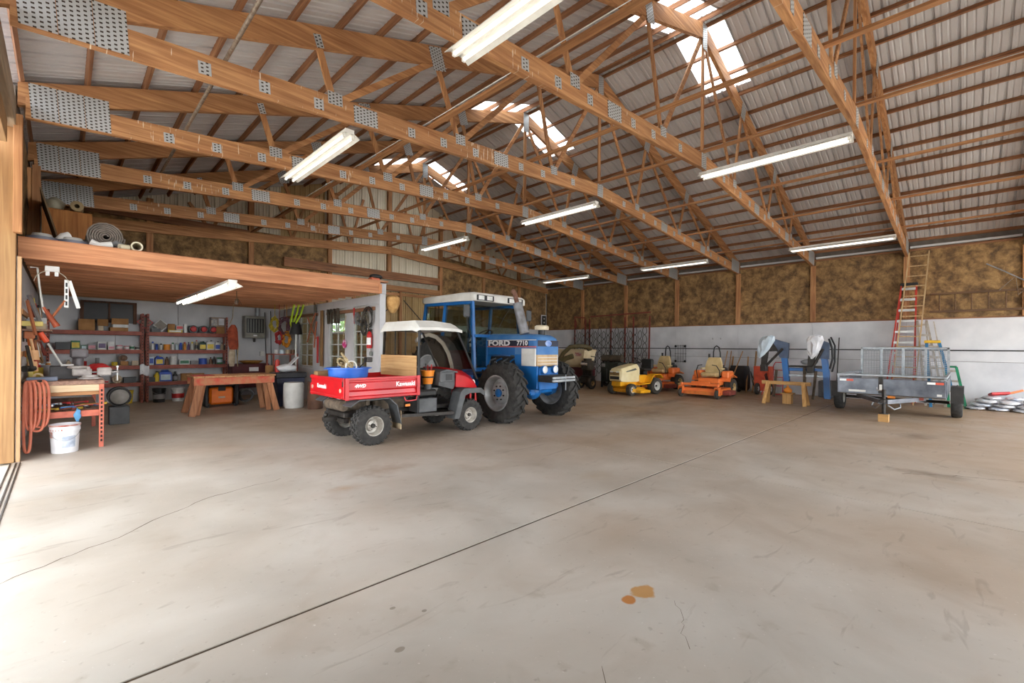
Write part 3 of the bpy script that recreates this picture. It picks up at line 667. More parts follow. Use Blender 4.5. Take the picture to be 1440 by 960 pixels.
# ---------------------------------------------------------------- red utility vehicle (faces +x)
def utility_vehicle():
    t = thing('utility_vehicle', 'red utility vehicle with white roof and tipping cargo bed, parked left of the blue tractor', 'utility vehicle', (4.4, 7.1, 0))
    RX0, FX0 = -.95, .98
    for s in (-1, 1):
        wheel(t, RX0, s*.5, .297, .27, .15, s, knob=(24, .014), rimm=worn_rim)
        wheel(t, FX0, s*.53, .287, .21, .14, s, knob=(24, .012), rimm=worn_rim)
    # bed
    b0, b1, hw = -1.43, -.16, .63
    part('bed_floor', MB().box((b0, -hw, .74), (b1, hw, .78)), red, t)
    for s in (-1, 1):
        q = [(.73, 0), (.74, .02), (.775, .02), (.79, 0), (.85, -.008), (.88, .012), (.985, .012), (1.0, 0), (1.02, 0), (1.03, .018), (1.06, .018), (1.06, -.03), (.73, -.03)]
        part('bed_side', MB().prism([(s*(hw+d), z) for z, d in q], b0+.03, b1-.02, 'yz'), red, t)
        for x in (b0+.015, b1-.02): part('bed_post', MB().box((x-.03, s*hw-.03, .73), (x+.03, s*(hw+.024), 1.065), .006), red, t)
    part('bed_front', MB().box((b1-.03, -hw, .76), (b1, hw, 1.06), .006), red, t)
    tg = part('tailgate', MB().box((b0-.03, -hw-.005, .75), (b0, hw+.005, 1.06), .006).box((b0-.045, -hw+.02, 1.01), (b0-.028, hw-.02, 1.05), .005).box((b0-.045, -hw+.02, .75), (b0-.028, hw-.02, .785), .005), red, t)
    for s in (-1, 1):
        part('reflector', MB().cyl((b0-.03, s*.53, .87), (b0-.04, s*.53, .87), .032, n=14), M('pale_reflector', (226, 190, 170), rough=.3), tg)
        part('latch', MB().box((b0-.035, s*.6-.02, .93), (b0-.02, s*.6+.02, 1.05), .004), dark_steel, tg)
    text('lettering', 'Kawasaki', .095, white_let, tg, frame_mtx((b0-.033, .16, .9), (0, -1, 0), (0, 0, 1)), squash=1., bold=.002)
    text('lettering', 'Kawasaki', .1, white_let, t, frame_mtx((-.42, -hw-.0135, .935), (1, 0, 0), (0, 0, 1)), squash=.95, bold=.003)
    text('lettering', '4WD', .07, white_let, t, frame_mtx((-1.2, -hw-.0135, .935), (1, 0, 0), (.25, 0, 1)), squash=1.1, bold=.004)
    # chassis and running gear
    part('chassis', MB().box((-1.3, -.3, .42), (1.1, .3, .5), .01).box((-1.2, -.36, .66), (-.2, -.3, .74)).box((-1.2, .3, .66), (-.2, .36, .74)), dark_steel, t)
    part('rear_axle', MB().cyl((RX0, -.45, .297), (RX0, .45, .297), .045, n=10).ball((RX0, 0, .3), .13, 12, 8).box((RX0-.03, -.4, .3), (RX0+.03, -.34, .7)).box((RX0-.03, .34, .3), (RX0+.03, .4, .7)), mud, t)
    part('front_axle', MB().cyl((FX0, -.45, .287), (FX0, .45, .287), .035, n=10), mud, t)
    part('engine', MB().box((-.75, -.28, .38), (-.2, .28, .7), .03).box((-1.2, -.2, .5), (-.8, .15, .68), .04), mud, t)
    part('silencer', MB().cyl((-1.28, -.25, .6), (-1.28, .3, .6), .085, n=14), mud, t)
    part('tow_hitch', MB().box((-1.5, -.05, .36), (-1.2, .05, .42), .006).box((-1.3, -.3, .34), (-1.22, .3, .4)).ball((-1.46, 0, .455), .035), dark_steel, t)
    for s in (-1, 1):
        pts = [(-1.36, .63), (-1.22, .72), (-.72, .72), (-.58, .6), (-.5, .28)]
        mb = MB()
        for (a, b) in zip(pts, pts[1:]): mb.beam((a[0], s*.52, a[1]), (b[0], s*.52, b[1]), .28, .014, up=(0, 0, 1))
        part('rear_mudguard', mb, grey_pl, t)
        part('mud_flap', MB().box((-.51, s*.52-.13, .2), (-.495, s*.52+.13, .5)), M('muddy_rubber', (176, 156, 126), (128, 110, 88), rough=.9), t)
        pts = [(.58, .25), (.72, .72), (.8, .78), (1.2, .77), (1.3, .68)]
        mb = MB()
        for (a, b) in zip(pts, pts[1:]): mb.beam((a[0], s*.535, a[1]), (b[0], s*.535, b[1]), .25, .02, up=(0, 0, 1))
        mb.prism([(.58, .25), (.68, .25), (.82, .66), (.94, .7), (1.18, .69), (1.3, .62), (1.3, .7), (1.2, .78), (.8, .79), (.72, .73)], s*.655, s*.665, 'xz')
        part('front_mudguard', mb, grey_pl, t)
        part('sill', MB().beam((-.5, s*.6, .41), (.6, s*.6, .36), .05, .05), dark_steel, t)
        part('amber_reflector', MB().box((-.42, s*.635, .56), (-.33, s*.645, .6)), amber, t)
    part('cab_floor', MB().box((-.15, -.58, .36), (.75, .58, .39)), dark_steel, t)
    part('battery_box', MB().box((-.14, -.6, .42), (.24, -.25, .66), .012), grey_pl, t); part('battery_box', MB().box((-.14, .25, .42), (.24, .6, .66), .012), grey_pl, t)
    part('frame_loop', MB().tube([(-.44, -.64, .72), (-.42, -.65, .66), (-.36, -.65, .65), (-.22, -.65, .66), (-.2, -.64, .72)], .01, 6), red, t)
    st = part('seat', MB().box((-.12, -.55, .68), (.28, .55, .8), .03), seat_blk, t); part('seat_back', MB().box((-.14, -.55, .82), (-.05, .55, 1.15), .03), seat_blk, t)
    # dash, hood
    d = part('dashboard', MB().prism([(.3, .86), (.62, .78), (.72, .95), (.72, 1.1), (.5, 1.14), (.32, 1.1)], -.55, .55, 'xz'), grey_pl, t)
    part('glove_box', MB().box((.3, -.6, .92), (.6, -.56, 1.1), .01), grey_pl, d); part('glove_box', MB().box((.42, -.605, .95), (.56, -.596, 1.06)), black, d)
    part('steering_wheel', MB().lathe([(.16+.014*math.cos(a*PI/4), .014*math.sin(a*PI/4)) for a in range(9)], 20).cyl((0, 0, 0), (0, 0, -.25), .018, n=8).box((-.16, -.015, -.01), (.16, .015, .008)).move(Matrix.Translation((.28, .28, 1.12)) @ Matrix.Rotation(-.55, 4, 'Y')), black, t)
    rings = []
    for x, zt_, zb, hy in ((.66, 1.17, .82, .58), (.9, 1.12, .8, .57), (1.12, 1.01, .78, .54), (1.22, .9, .77, .5)):
        rings.append([V(x, -hy, zb), V(x, -hy-.01, zt_-.12), V(x, -hy*.8, zt_-.02), V(x, 0, zt_), V(x, hy*.8, zt_-.02), V(x, hy+.01, zt_-.12), V(x, hy, zb)])
    part('hood', MB().loft(rings), red, t)
    part('front_bumper', MB().tube([(1.25, -.35, .45), (1.34, -.33, .5), (1.36, -.3, .72), (1.36, .3, .72), (1.34, .33, .5), (1.25, .35, .45)], .022, 8), red, t)
    part('bumper_plate', MB().box((1.22, -.3, .52), (1.27, .3, .76), .01), red, t)
    for s in (-1, 1): part('headlamp', MB().cyl((1.18, s*.36, .86), (1.245, s*.36, .86), .07, n=16), lens, t)
    # cab frame
    for s in (-1, 1):
        part('roof_pillar', MB().tube([(-.16, s*.6, .4), (-.15, s*.6, 1.0), (-.12, s*.58, 1.84)], .024, 8), black, t)
        part('screen_pillar', MB().tube([(1.16, s*.58, .95), (.9, s*.575, 1.45), (.68, s*.56, 1.86)], .02, 8), black, t)
    part('roof_rail', MB().tube([(-.12, -.58, 1.84), (.68, -.56, 1.86), (.68, .56, 1.86), (-.12, .58, 1.84)], .016, 6, closed=True), black, t)
    rr_ = []
    for x, zc, ze, hy in ((-.2, 1.9, 1.84, .6), (-.16, 1.99, 1.87, .635), (.2, 2.0, 1.88, .635), (.6, 1.97, 1.87, .625), (.72, 1.93, 1.86, .61), (.8, 1.885, 1.85, .58)):
        rr_.append([V(x, -hy, ze-.05), V(x, -hy, ze), V(x, -hy*.78, zc), V(x, hy*.78, zc), V(x, hy, ze), V(x, hy, ze-.05), V(x, hy*.8, ze-.02), V(x, -hy*.8, ze-.02)])
    part('roof', MB().loft(rr_, smooth=False), dusty_white, t)
    part('windscreen', MB().obox(V(.91, 0, 1.42), V(-.48, 0, .9).normalized(), V(0, 1, 0), V(.9, 0, .48).normalized(), .46, .55, .003), clear_w, t)
    bs = part('rear_screen', MB().box((-.17, -.57, 1.36), (-.164, .57, 1.84)), clear_w, t)
    for y in (-.22, .12): part('screen_bar', MB().box((-.18, y-.008, 1.36), (-.16, y+.008, 1.84)), black, bs)
    part('headboard', MB().box((-.2, -.6, 1.03), (-.185, .58, 1.39)), ply, t, label='bare plywood board behind the seats')
    return t
utility_vehicle()
# load in the bed and cab
tub_m = M('blue_tub', (58, 118, 214), (40, 92, 186), rough=.4, scale=4)
tb = thing('plastic_tub', 'round blue plastic tub full of rope and tools in the red cargo bed', 'tub', (3.33, 7.15, .785))
part('tub_body', MB().lathe([(0, .0), (.27, 0), (.285, .02), (.315, .38), (.345, .385), (.345, .41), (.3, .41), (.265, .03), (0, .02)], 32), tub_m, tb)
for s in (-1, 1): part('handle', MB().box((s*.33-.05, -.07, .385), (s*.33+.05, .07, .4), .004), tub_m, tb)
rope_m = M('old_rope', (206, 188, 150), (150, 128, 92), rough=.9, scale=30)
random.seed(5)
for k in range(5):
    c = V(3.33+random.uniform(-.12, .12), 7.15+random.uniform(-.12, .12), 1.12+.05*k); r0 = random.uniform(.07, .13)
    tl_ = [V(random.uniform(-1, 1), random.uniform(-1, 1), .6).normalized() for _ in range(2)]; a = tl_[0]; b = a.orthogonal().normalized(); a = a.cross(b)
    solo('rope_coil', MB().tube([c+(a*math.cos(i*.5)+b*math.sin(i*.5))*r0*(1+.12*math.sin(i*1.7)) for i in range(26)], .012, 6), rope_m, ['pale rope coil at the bottom of the blue tub', 'pale rope coil low in the blue tub', 'pale rope coil in the middle of the blue tub', 'pale rope coil near the top in the blue tub', 'topmost pale rope coil in the blue tub'][k], 'rope', group='ropes in the blue tub')
solo('rope_loop', MB().tube([(3.3+.09*math.cos(i*PI/8), 6.99, 1.21+.09*math.sin(i*PI/8)) for i in range(16)], .013, 6, closed=True), M('white_rope', (240, 236, 226), rough=.8), 'white rope loop standing at the front rim of the blue tub', 'rope')
solo('hand_tool', MB().beam((3.45, 7.1, 1.15), (3.62, 7.02, 1.34), .03, .02).box((3.56, 6.96, 1.28), (3.66, 7.08, 1.36), .01), dark_steel, 'dark hand tool leaning out of the blue tub on the right', 'hand tool')
bk = thing('plastic_bucket', 'small orange bucket on the seat of the red utility vehicle', 'bucket', (4.56, 6.68, .8))
part('bucket_body', MB().lathe([(0, .09), (.085, .09), (.115, .31), (.125, .315), (.125, .33), (.11, .325), (.08, .1), (0, .1)], 20), M('orange_bucket', (248, 150, 44), (228, 128, 30), rough=.4), bk)
part('strap', MB().lathe([(.105, .2), (.112, .2), (.116, .225), (.108, .225)], 20), black, bk)
part('stand', MB().cyl((0, 0, .0), (0, 0, .092), .07, n=12), grey_pl, bk)
for k, (dx, dy, h_) in enumerate(((-.03, 0, .45), (.02, .03, .42), (.04, -.02, .43))): solo('screwdriver', MB().cyl((4.56+dx, 6.68+dy, .91), (4.56+dx*1.5, 6.68+dy*1.4, .8+h_), .011, n=6), M('tool_red', (190, 40, 40)) if k else black, ['black-handled tool', 'red-handled tool at the back', 'red-handled tool at the front'][k]+' standing in the orange bucket', 'hand tool')
solo('plank_offcut', MB().box((2.98, 7.54, .785), (3.5, 7.68, 1.12), .004), PINE['x'], 'pale board offcut behind the blue tub in the cargo bed', 'board')

# ---------------------------------------------------------------- blue farm tractor (built facing +x, turned to face -y)
def farm_tractor():
    t = thing('farm_tractor', 'large blue farm tractor with white-roofed glass cab and number on its bonnet', 'tractor', (7.27, 6.75, 0), -PI/2)
    for s in (-1, 1):
        wheel(t, 0, s*.84, .61, .36, .36, s, lugs=18, hubm=blue)
        wheel(t, -2.35, s*.86, .85, .44, .5, s, lugs=21, hubm=blue)
    # bonnet
    rings = []
    for x, zt_, hw in ((-1.2, 1.86, .36), (.2, 1.84, .36), (.4, 1.82, .355), (.5, 1.77, .345), (.53, 1.71, .335)):
        rings.append([V(x, -hw, 1.4), V(x, -hw, zt_-.09), V(x, -hw*.9, zt_-.03), V(x, -hw*.6, zt_), V(x, hw*.6, zt_), V(x, hw*.9, zt_-.03), V(x, hw, zt_-.09), V(x, hw, 1.4)])
    part('bonnet', MB().loft(rings), M('dusty_blue', (88, 136, 186), (44, 106, 170), rough=.5, scale=2.4), t)
    for s in (-1, 1):
        bd = part('side_band', MB().box((-1.19, s*.361, 1.575), (.3, s*.366, 1.7)), navy, t)
        part('band_edge', MB().box((-1.19, s*.362, 1.7), (.52, s*.368, 1.715)), dusty_white, bd); part('band_edge', MB().box((-1.19, s*.362, 1.552), (.52, s*.368, 1.575)), M('pink_line', (222, 120, 120), rough=.5), bd)
        text('lettering', 'FORD', .165, white_let, bd, frame_mtx((-.6, s*.3675, 1.637), (-s*-1 if s > 0 else 1, 0, 0) if s < 0 else (-1, 0, 0), (0, 0, 1)), squash=1.62, bold=.007)
        text('lettering', '7710', .14, white_let, bd, frame_mtx((.12, s*.3675, 1.637), (1, 0, 0) if s < 0 else (-1, 0, 0), (0, 0, 1)), squash=1.15, bold=.003)
        part('lower_panel', MB().box((-1.2, s*.34, 1.38), (-.1, s*.363, 1.552), .004), blue, t)
        sg_ = part('side_grille', MB().box((.1, s*.34, 1.16), (.5, s*.37, 1.53), .006), dusty_white, t)
        for k in range(3): part('grille_slat', MB().box((.115, s*.371, 1.185+.118*k), (.485, s*.376, 1.285+.118*k), .002), dusty_white, sg_)
        part('nose_cheek', MB().prism([(-.12, 1.4), (-.12, 1.25), (.1, .7), (.52, .7), (.52, 1.16), (.1, 1.16), (.1, 1.55), (-.12, 1.55)], s*.3, s*.345, 'xz'), blue, t)
    nb = part('nose_band', MB().box((.53, -.33, 1.575), (.537, .33, 1.7)), navy, t)
    part('badge', MB().lathe([(0, .012), (.06, .01), (.065, 0)], 20, (0, 0, 0), 'x', sx=1.6).move(Matrix.Translation((.537, 0, 1.637)) @ Matrix.Identity(4)), M('badge_blue', (70, 120, 200), (200, 214, 236), rough=.3), nb)
    fg = part('front_grille', MB().box((.44, -.33, 1.16), (.52, .33, 1.55), .01), M('grille_straw', (206, 178, 138), (176, 146, 108), rough=.7, scale=5), t)
    for k in range(5): part('grille_slat', MB().box((.521, -.31, 1.2+.068*k), (.527, .31, 1.212+.068*k)), dusty_white, fg)
    for s in (-1, 1):
        hl = part('headlamp', MB().lathe([(0, -.06), (.075, -.05), (.092, .03), (.085, .045), (0, .05)], 18, (.56, s*.17, 1.09), 'x'), blue, t)
        part('lamp_glass', MB().lathe([(0, .065), (.05, .062), (.078, .045), (.078, .04)], 16, (.56, s*.17, 1.09), 'x'), lens, hl)
    part('front_frame', MB().box((.1, -.28, .66), (.55, .28, 1.14), .02).box((-1.3, -.2, .7), (.2, .2, .95), .02), blue, t)
    wt = part('weight_carrier', MB().box((.5, -.3, .84), (.95, .3, .98), .012), dark_steel, t)
    for k in range(2): part('carrier_bar', MB().box((.95, -.36, .86+.06*k), (.975, .36, .9+.06*k)), galv, wt)
    part('drawbar_pin', MB().cyl((.97, .05, .68), (.97, .05, 1.0), .012, n=6), galv, wt)
    part('front_axle', MB().cyl((0, -.68, .61), (0, .68, .61), .1, .1, n=14).ball((0, .1, .6), .2, 14, 8).box((-.14, -.14, .5), (.16, .14, .8), .03).cyl((.0, -.62, .55), (.22, -.3, .6), .03).cyl((.12, -.6, .58), (.12, .6, .58), .035, n=8), blue, t)
    for s in (-1, 1): part('wheel_hub', MB().cyl((0, s*.6, .61), (0, s*.8, .61), .16, .13, n=14), blue, t)
    en = part('engine_block', MB().box((-1.2, -.26, .75), (-.05, .26, 1.34), .02), M('engine_dark', (58, 58, 60), (30, 30, 32), rough=.7, scale=16), t)
    for k in range(4): part('engine_pipe', MB().tube([(-1.1+.22*k, -.27, .95+.05*(k % 2)), (-1.0+.22*k, -.31, 1.1), (-.95+.22*k, -.29, 1.25), (-.8+.2*k, -.27, 1.3)], .018, 6), blue if k % 2 else galv, en)
    part('fuel_filter', MB().cyl((-.75, -.31, 1.08), (-.75, -.31, 1.22), .04, n=10), dusty_white, en)
    part('transmission', MB().box((-2.6, -.3, .55), (-1.2, .3, 1.0), .04), blue, t); part('rear_axle', MB().cyl((-2.35, -.75, .85), (-2.35, .75, .85), .12, n=12), blue, t)
    # exhaust and pre-cleaner
    ex = part('silencer', MB().cyl((.1, -.27, 1.84), (-.1, -.3, 2.5), .105, .1, n=18), M('silencer_grey', (150, 152, 158), (112, 110, 110), rough=.5, metal=.3, scale=7), t)
    part('exhaust_pipe', MB().tube([(-.1, -.3, 2.49), (-.17, -.31, 2.72), (-.23, -.315, 2.78)], [.05, .048, .055], 12), M('rust_pipe', (138, 100, 84), (100, 68, 54), rough=.7, scale=16), ex)
    pc = part('air_cleaner', MB().cyl((.3, .05, 1.82), (.3, .05, 1.93), .075, n=14), black, t)
    part('air_bowl', MB().lathe([(0, 1.92), (.15, 1.93), (.155, 1.96), (.155, 2.0), (.12, 2.03), (0, 2.04)], 20, (.3, .05, 0)), M('bowl_cream', (220, 208, 182), (190, 174, 146), rough=.5), pc)
    # cab
    cw = .76
    for s in (-1, 1):
        for (x0, z0, x1, z1, wd) in ((-.98, 1.0, -1.1, 2.6, .1), (-2.22, 1.5, -2.08, 2.6, .09), (-3.05, 1.75, -2.9, 2.62, .09)):
            part('cab_pillar', MB().beam((x0, s*cw, z0), (x1, s*(cw-.03), z1), .07, wd, ch=.01), blue, t)
        part('cab_rail', MB().beam((-1.05, s*(cw-.03), 2.56), (-2.95, s*(cw-.03), 2.6), .06, .08, ch=.01), blue, t)
        part('door_glass', MB().prism([(-1.06, 1.75), (-1.15, 2.52), (-2.05, 2.54), (-2.2, 1.62), (-1.9, 1.3), (-1.5, 1.05), (-1.05, 1.05)], s*(cw-.01), s*(cw-.004), 'xz'), cab_g, t)
        part('quarter_glass', MB().prism([(-2.18, 2.54), (-2.86, 2.58), (-2.98, 1.8), (-2.28, 1.7)], s*(cw-.01), s*(cw-.004), 'xz'), cab_g, t)
        part('door_frame', MB().tube([(-1.04, s*cw, 1.02), (-1.5, s*cw, 1.0), (-1.95, s*cw, 1.35), (-2.2, s*cw, 1.6)], .035, 8), blue, t)
        part('cab_skirt', MB().prism([(-1.02, 1.02), (-1.5, 1.0), (-1.5, .75), (-1.02, .75)], s*(cw-.03), s*cw, 'xz'), blue, t)
        fe = []
        for k in range(9):
            a = -.35+2.5*k/8; fe.append((-2.35+.98*math.cos(a), .85+.98*math.sin(a)))
        mb = MB()
        for a, b in zip(fe, fe[1:]): mb.beam((a[0], s*.85, a[1]), (b[0], s*.85, b[1]), .42, .025, up=(0, 0, 1))
        part('rear_fender', mb, M('fender_grey', (98, 100, 104), (70, 72, 76), rough=.6), t)
        mb = MB()
        for a, b in zip(fe[1:], fe[2:]): mb.beam((a[0], s*1.06, a[1]+.01), (b[0], s*1.06, b[1]+.01), .03, .09, up=(0, 0, 1))
        part('fender_edge', mb, dusty_white, t)
        part('step', MB().box((-1.5, s*.78-.12, .45), (-1.15, s*.78+.12, .48)).box((-1.17, s*.78-.02, .46), (-1.15, s*.78+.02, .8)), dark_steel, t)
        # mirrors
        mi = part('mirror_arm', MB().tube([(-1.05, s*.78, 1.78), (-.95, s*.98, 1.95), (-.95, s*1.0, 2.2), (-.97, s*.98, 2.3)], .012, 6), black, t)
        part('mirror', MB().box((-1.0, s*1.0-.085, 2.2), (-.94, s*1.0+.085, 2.48), .025), grey_pl, mi)
    part('windscreen', MB().prism([(-.98, 1.84), (-1.07, 2.5), (-1.063, 2.5), (-.973, 1.84)], -cw+.05, cw-.05, 'xz'), cab_g, t)
    part('lower_glass', MB().box((-.97, -cw+.04, 1.1), (-.964, -.42, 1.78)), cab_g, t); part('lower_glass', MB().box((-.97, .42, 1.1), (-.964, cw-.04, 1.78)), cab_g, t)
    part('cab_crossbar', MB().box((-1.0, -cw, 1.77), (-.95, cw, 1.84), .01).box((-1.02, -cw, 1.0), (-.93, -.4, 1.09), .01).box((-1.02, .4, 1.0), (-.93, cw, 1.09), .01), blue, t)
    part('cowl', MB().box((-1.35, -.4, 1.1), (-.98, .4, 1.72), .03), blue, t)
    part('rear_glass', MB().box((-2.96, -cw+.06, 1.8), (-2.954, cw-.06, 2.55)), cab_g, t); part('rear_panel', MB().box((-3.05, -cw, 1.0), (-2.98, cw, 1.8), .01), blue, t)
    part('cab_floor', MB().box((-3.0, -cw+.02, .95), (-1.0, cw-.02, 1.02)), black, t)
    ro = part('cab_roof', MB().loft([[V(x, -hy, zb), V(x, -hy, zt_-.03), V(x, -hy*.9, zt_), V(x, hy*.9, zt_), V(x, hy, zt_-.03), V(x, hy, zb)] for x, hy, zb, zt_ in ((-3.08, .74, 2.68, 2.76), (-2.9, .82, 2.63, 2.8), (-1.4, .84, 2.6, 2.8), (-1.0, .84, 2.58, 2.78), (-.94, .82, 2.59, 2.74))], smooth=False), dusty_white, t)
    for s in (-1, 1):
        hs = part('lamp_bezel', MB().box((-.945, s*.48-.26, 2.6), (-.925, s*.48+.26, 2.725), .008), black, ro)
        for e in (-.13, .12): part('work_lamp', MB().box((-.926, s*.48+e-.085, 2.615), (-.915, s*.48+e+.085, 2.71), .01), lens, hs)
    part('wiper', MB().tube([(-.96, .35, 2.5), (-.93, .1, 2.25), (-.92, -.1, 1.95)], .008, 5), black, t)
    part('driver_seat', MB().box((-2.5, -.25, 1.3), (-2.0, .25, 1.42), .04).box((-2.55, -.24, 1.4), (-2.42, .24, 1.95), .04).box((-2.4, -.12, 1.0), (-2.1, .12, 1.3)), seat_blk, t)
    part('steering_wheel', MB().lathe([(.2+.015*math.cos(a*PI/4), .015*math.sin(a*PI/4)) for a in range(9)], 20).cyl((0, 0, 0), (0, 0, -.3), .02, n=8).box((-.2, -.015, -.01), (.2, .015, .008)).move(Matrix.Translation((-1.5, 0, 1.85)) @ Matrix.Rotation(-.6, 4, 'Y')), black, t)
    return t
farm_tractor()
# ================================================================= along the far wall
orange = M('mower_orange', (246, 136, 66), (226, 112, 50), rough=.42, scale=4)
beige = M('seat_beige', (214, 190, 140), (190, 164, 112), rough=.55, scale=5)
cub_y = M('garden_yellow', (246, 180, 34), (226, 156, 20), rough=.4, scale=4)
cub_c = M('garden_cream', (236, 222, 176), (218, 200, 150), rough=.42, scale=4)
small_tyre = M('small_tyre', (74, 70, 64), (48, 45, 42), rough=.9, scale=12)
maroon = M('maroon_paint', (92, 26, 32), (70, 18, 24), rough=.5)
rust_red = M('rusty_red', (150, 70, 56), (112, 48, 38), rough=.75, scale=14)
hose_olive = M('olive_hose', (96, 84, 52), (70, 60, 36), rough=.6, scale=12)
bag_white = M('white_bag', (238, 238, 240), (206, 208, 214), rough=.45, scale=5)

def garden_tractor():
    t = thing('garden_tractor', 'yellow garden tractor with cream bonnet and mowing deck, near the far wall', 'lawn tractor', (13.35, 8.15, 0), math.radians(170.6))
    for s in (-1, 1):
        wheel(t, 0, s*.4, .2, .17, .105, s, tyrem=small_tyre, rimm=dusty_white, knob=None)
        wheel(t, -1.2, s*.42, .285, .24, .15, s, tyrem=small_tyre, rimm=dusty_white)
    rings = []
    for x, z0, z1, hw in ((.34, .5, .8, .24), (.28, .46, .9, .27), (-.1, .44, .99, .28), (-.5, .44, 1.05, .28), (-.58, .46, 1.0, .27)):
        rings.append([V(x, -hw, z0), V(x, -hw, z1-.12), V(x, -hw*.75, z1-.02), V(x, 0, z1), V(x, hw*.75, z1-.02), V(x, hw, z1-.12), V(x, hw, z0)])
    ho = part('bonnet', MB().loft(rings), cub_c, t)
    for s in (-1, 1): part('decal', MB().prism([(-.42, .84), (-.36, .9), (.12, .8), (.1, .77)], s*.279, s*.284, 'xz'), M('decal_green', (90, 96, 88), rough=.5), ho)
    g = part('grille', MB().box((.33, -.22, .5), (.36, .22, .82), .01), cub_c, t)
    part('grille_opening', MB().box((.36, -.2, .53), (.366, .2, .63)), black, g); part('grille_opening', MB().box((.36, -.2, .67), (.366, .2, .77)), M('smoked_lens', (150, 120, 70), (90, 70, 40), rough=.3), g)
    part('chassis', MB().box((-1.3, -.2, .3), (.3, .2, .46), .02), cub_y, t); part('front_axle', MB().box((-.05, -.36, .22), (.05, .36, .3), .01), cub_y, t)
    part('footboard', MB().box((-.95, -.45, .36), (-.5, .45, .4), .01), cub_y, t); part('side_panel', MB().box((-.95, -.3, .4), (-.55, .3, .66), .02), cub_y, t)
    for s in (-1, 1):
        mb = MB(); pts = [(-.8, .42), (-.92, .6), (-1.05, .68), (-1.35, .68), (-1.5, .55)]
        for a, b in zip(pts, pts[1:]): mb.beam((a[0], s*.42, a[1]), (b[0], s*.42, b[1]), .27, .025)
        part('fender', mb, cub_y, t)
    part('mowing_deck', MB().loft([[V(-.35+.45*math.cos(a)*f, .62*math.sin(a)*f*1.0, z) for a in [2*PI*k/20 for k in range(20)]] for f, z in ((1, .1), (1, .2), (.9, .25), (.4, .27))]).box((-.6, .5, .1), (-.1, .72, .2), .02), cub_y, t)
    part('seat', MB().box((-1.3, -.24, .78), (-.9, .24, .88), .04).box((-1.4, -.24, .85), (-1.28, .24, 1.2), .04).box((-1.2, -.1, .6), (-1.0, .1, .78)), seat_blk, t)
    part('dash', MB().box((-.66, -.2, .6), (-.56, .2, 1.08), .02), black, t)
    part('steering_wheel', MB().lathe([(.17+.013*math.cos(a*PI/4), .013*math.sin(a*PI/4)) for a in range(9)], 20).cyl((0, 0, 0), (0, 0, -.2), .016, n=8).box((-.17, -.012, -.008), (.17, .012, .006)).move(Matrix.Translation((-.75, 0, 1.16)) @ Matrix.Rotation(-.5, 4, 'Y')), black, t)
    for s in (-1, 1): part('headlight', MB().box((.36, s*.13-.06, .76), (.37, s*.13+.06, .8)), lens, t)
garden_tractor()
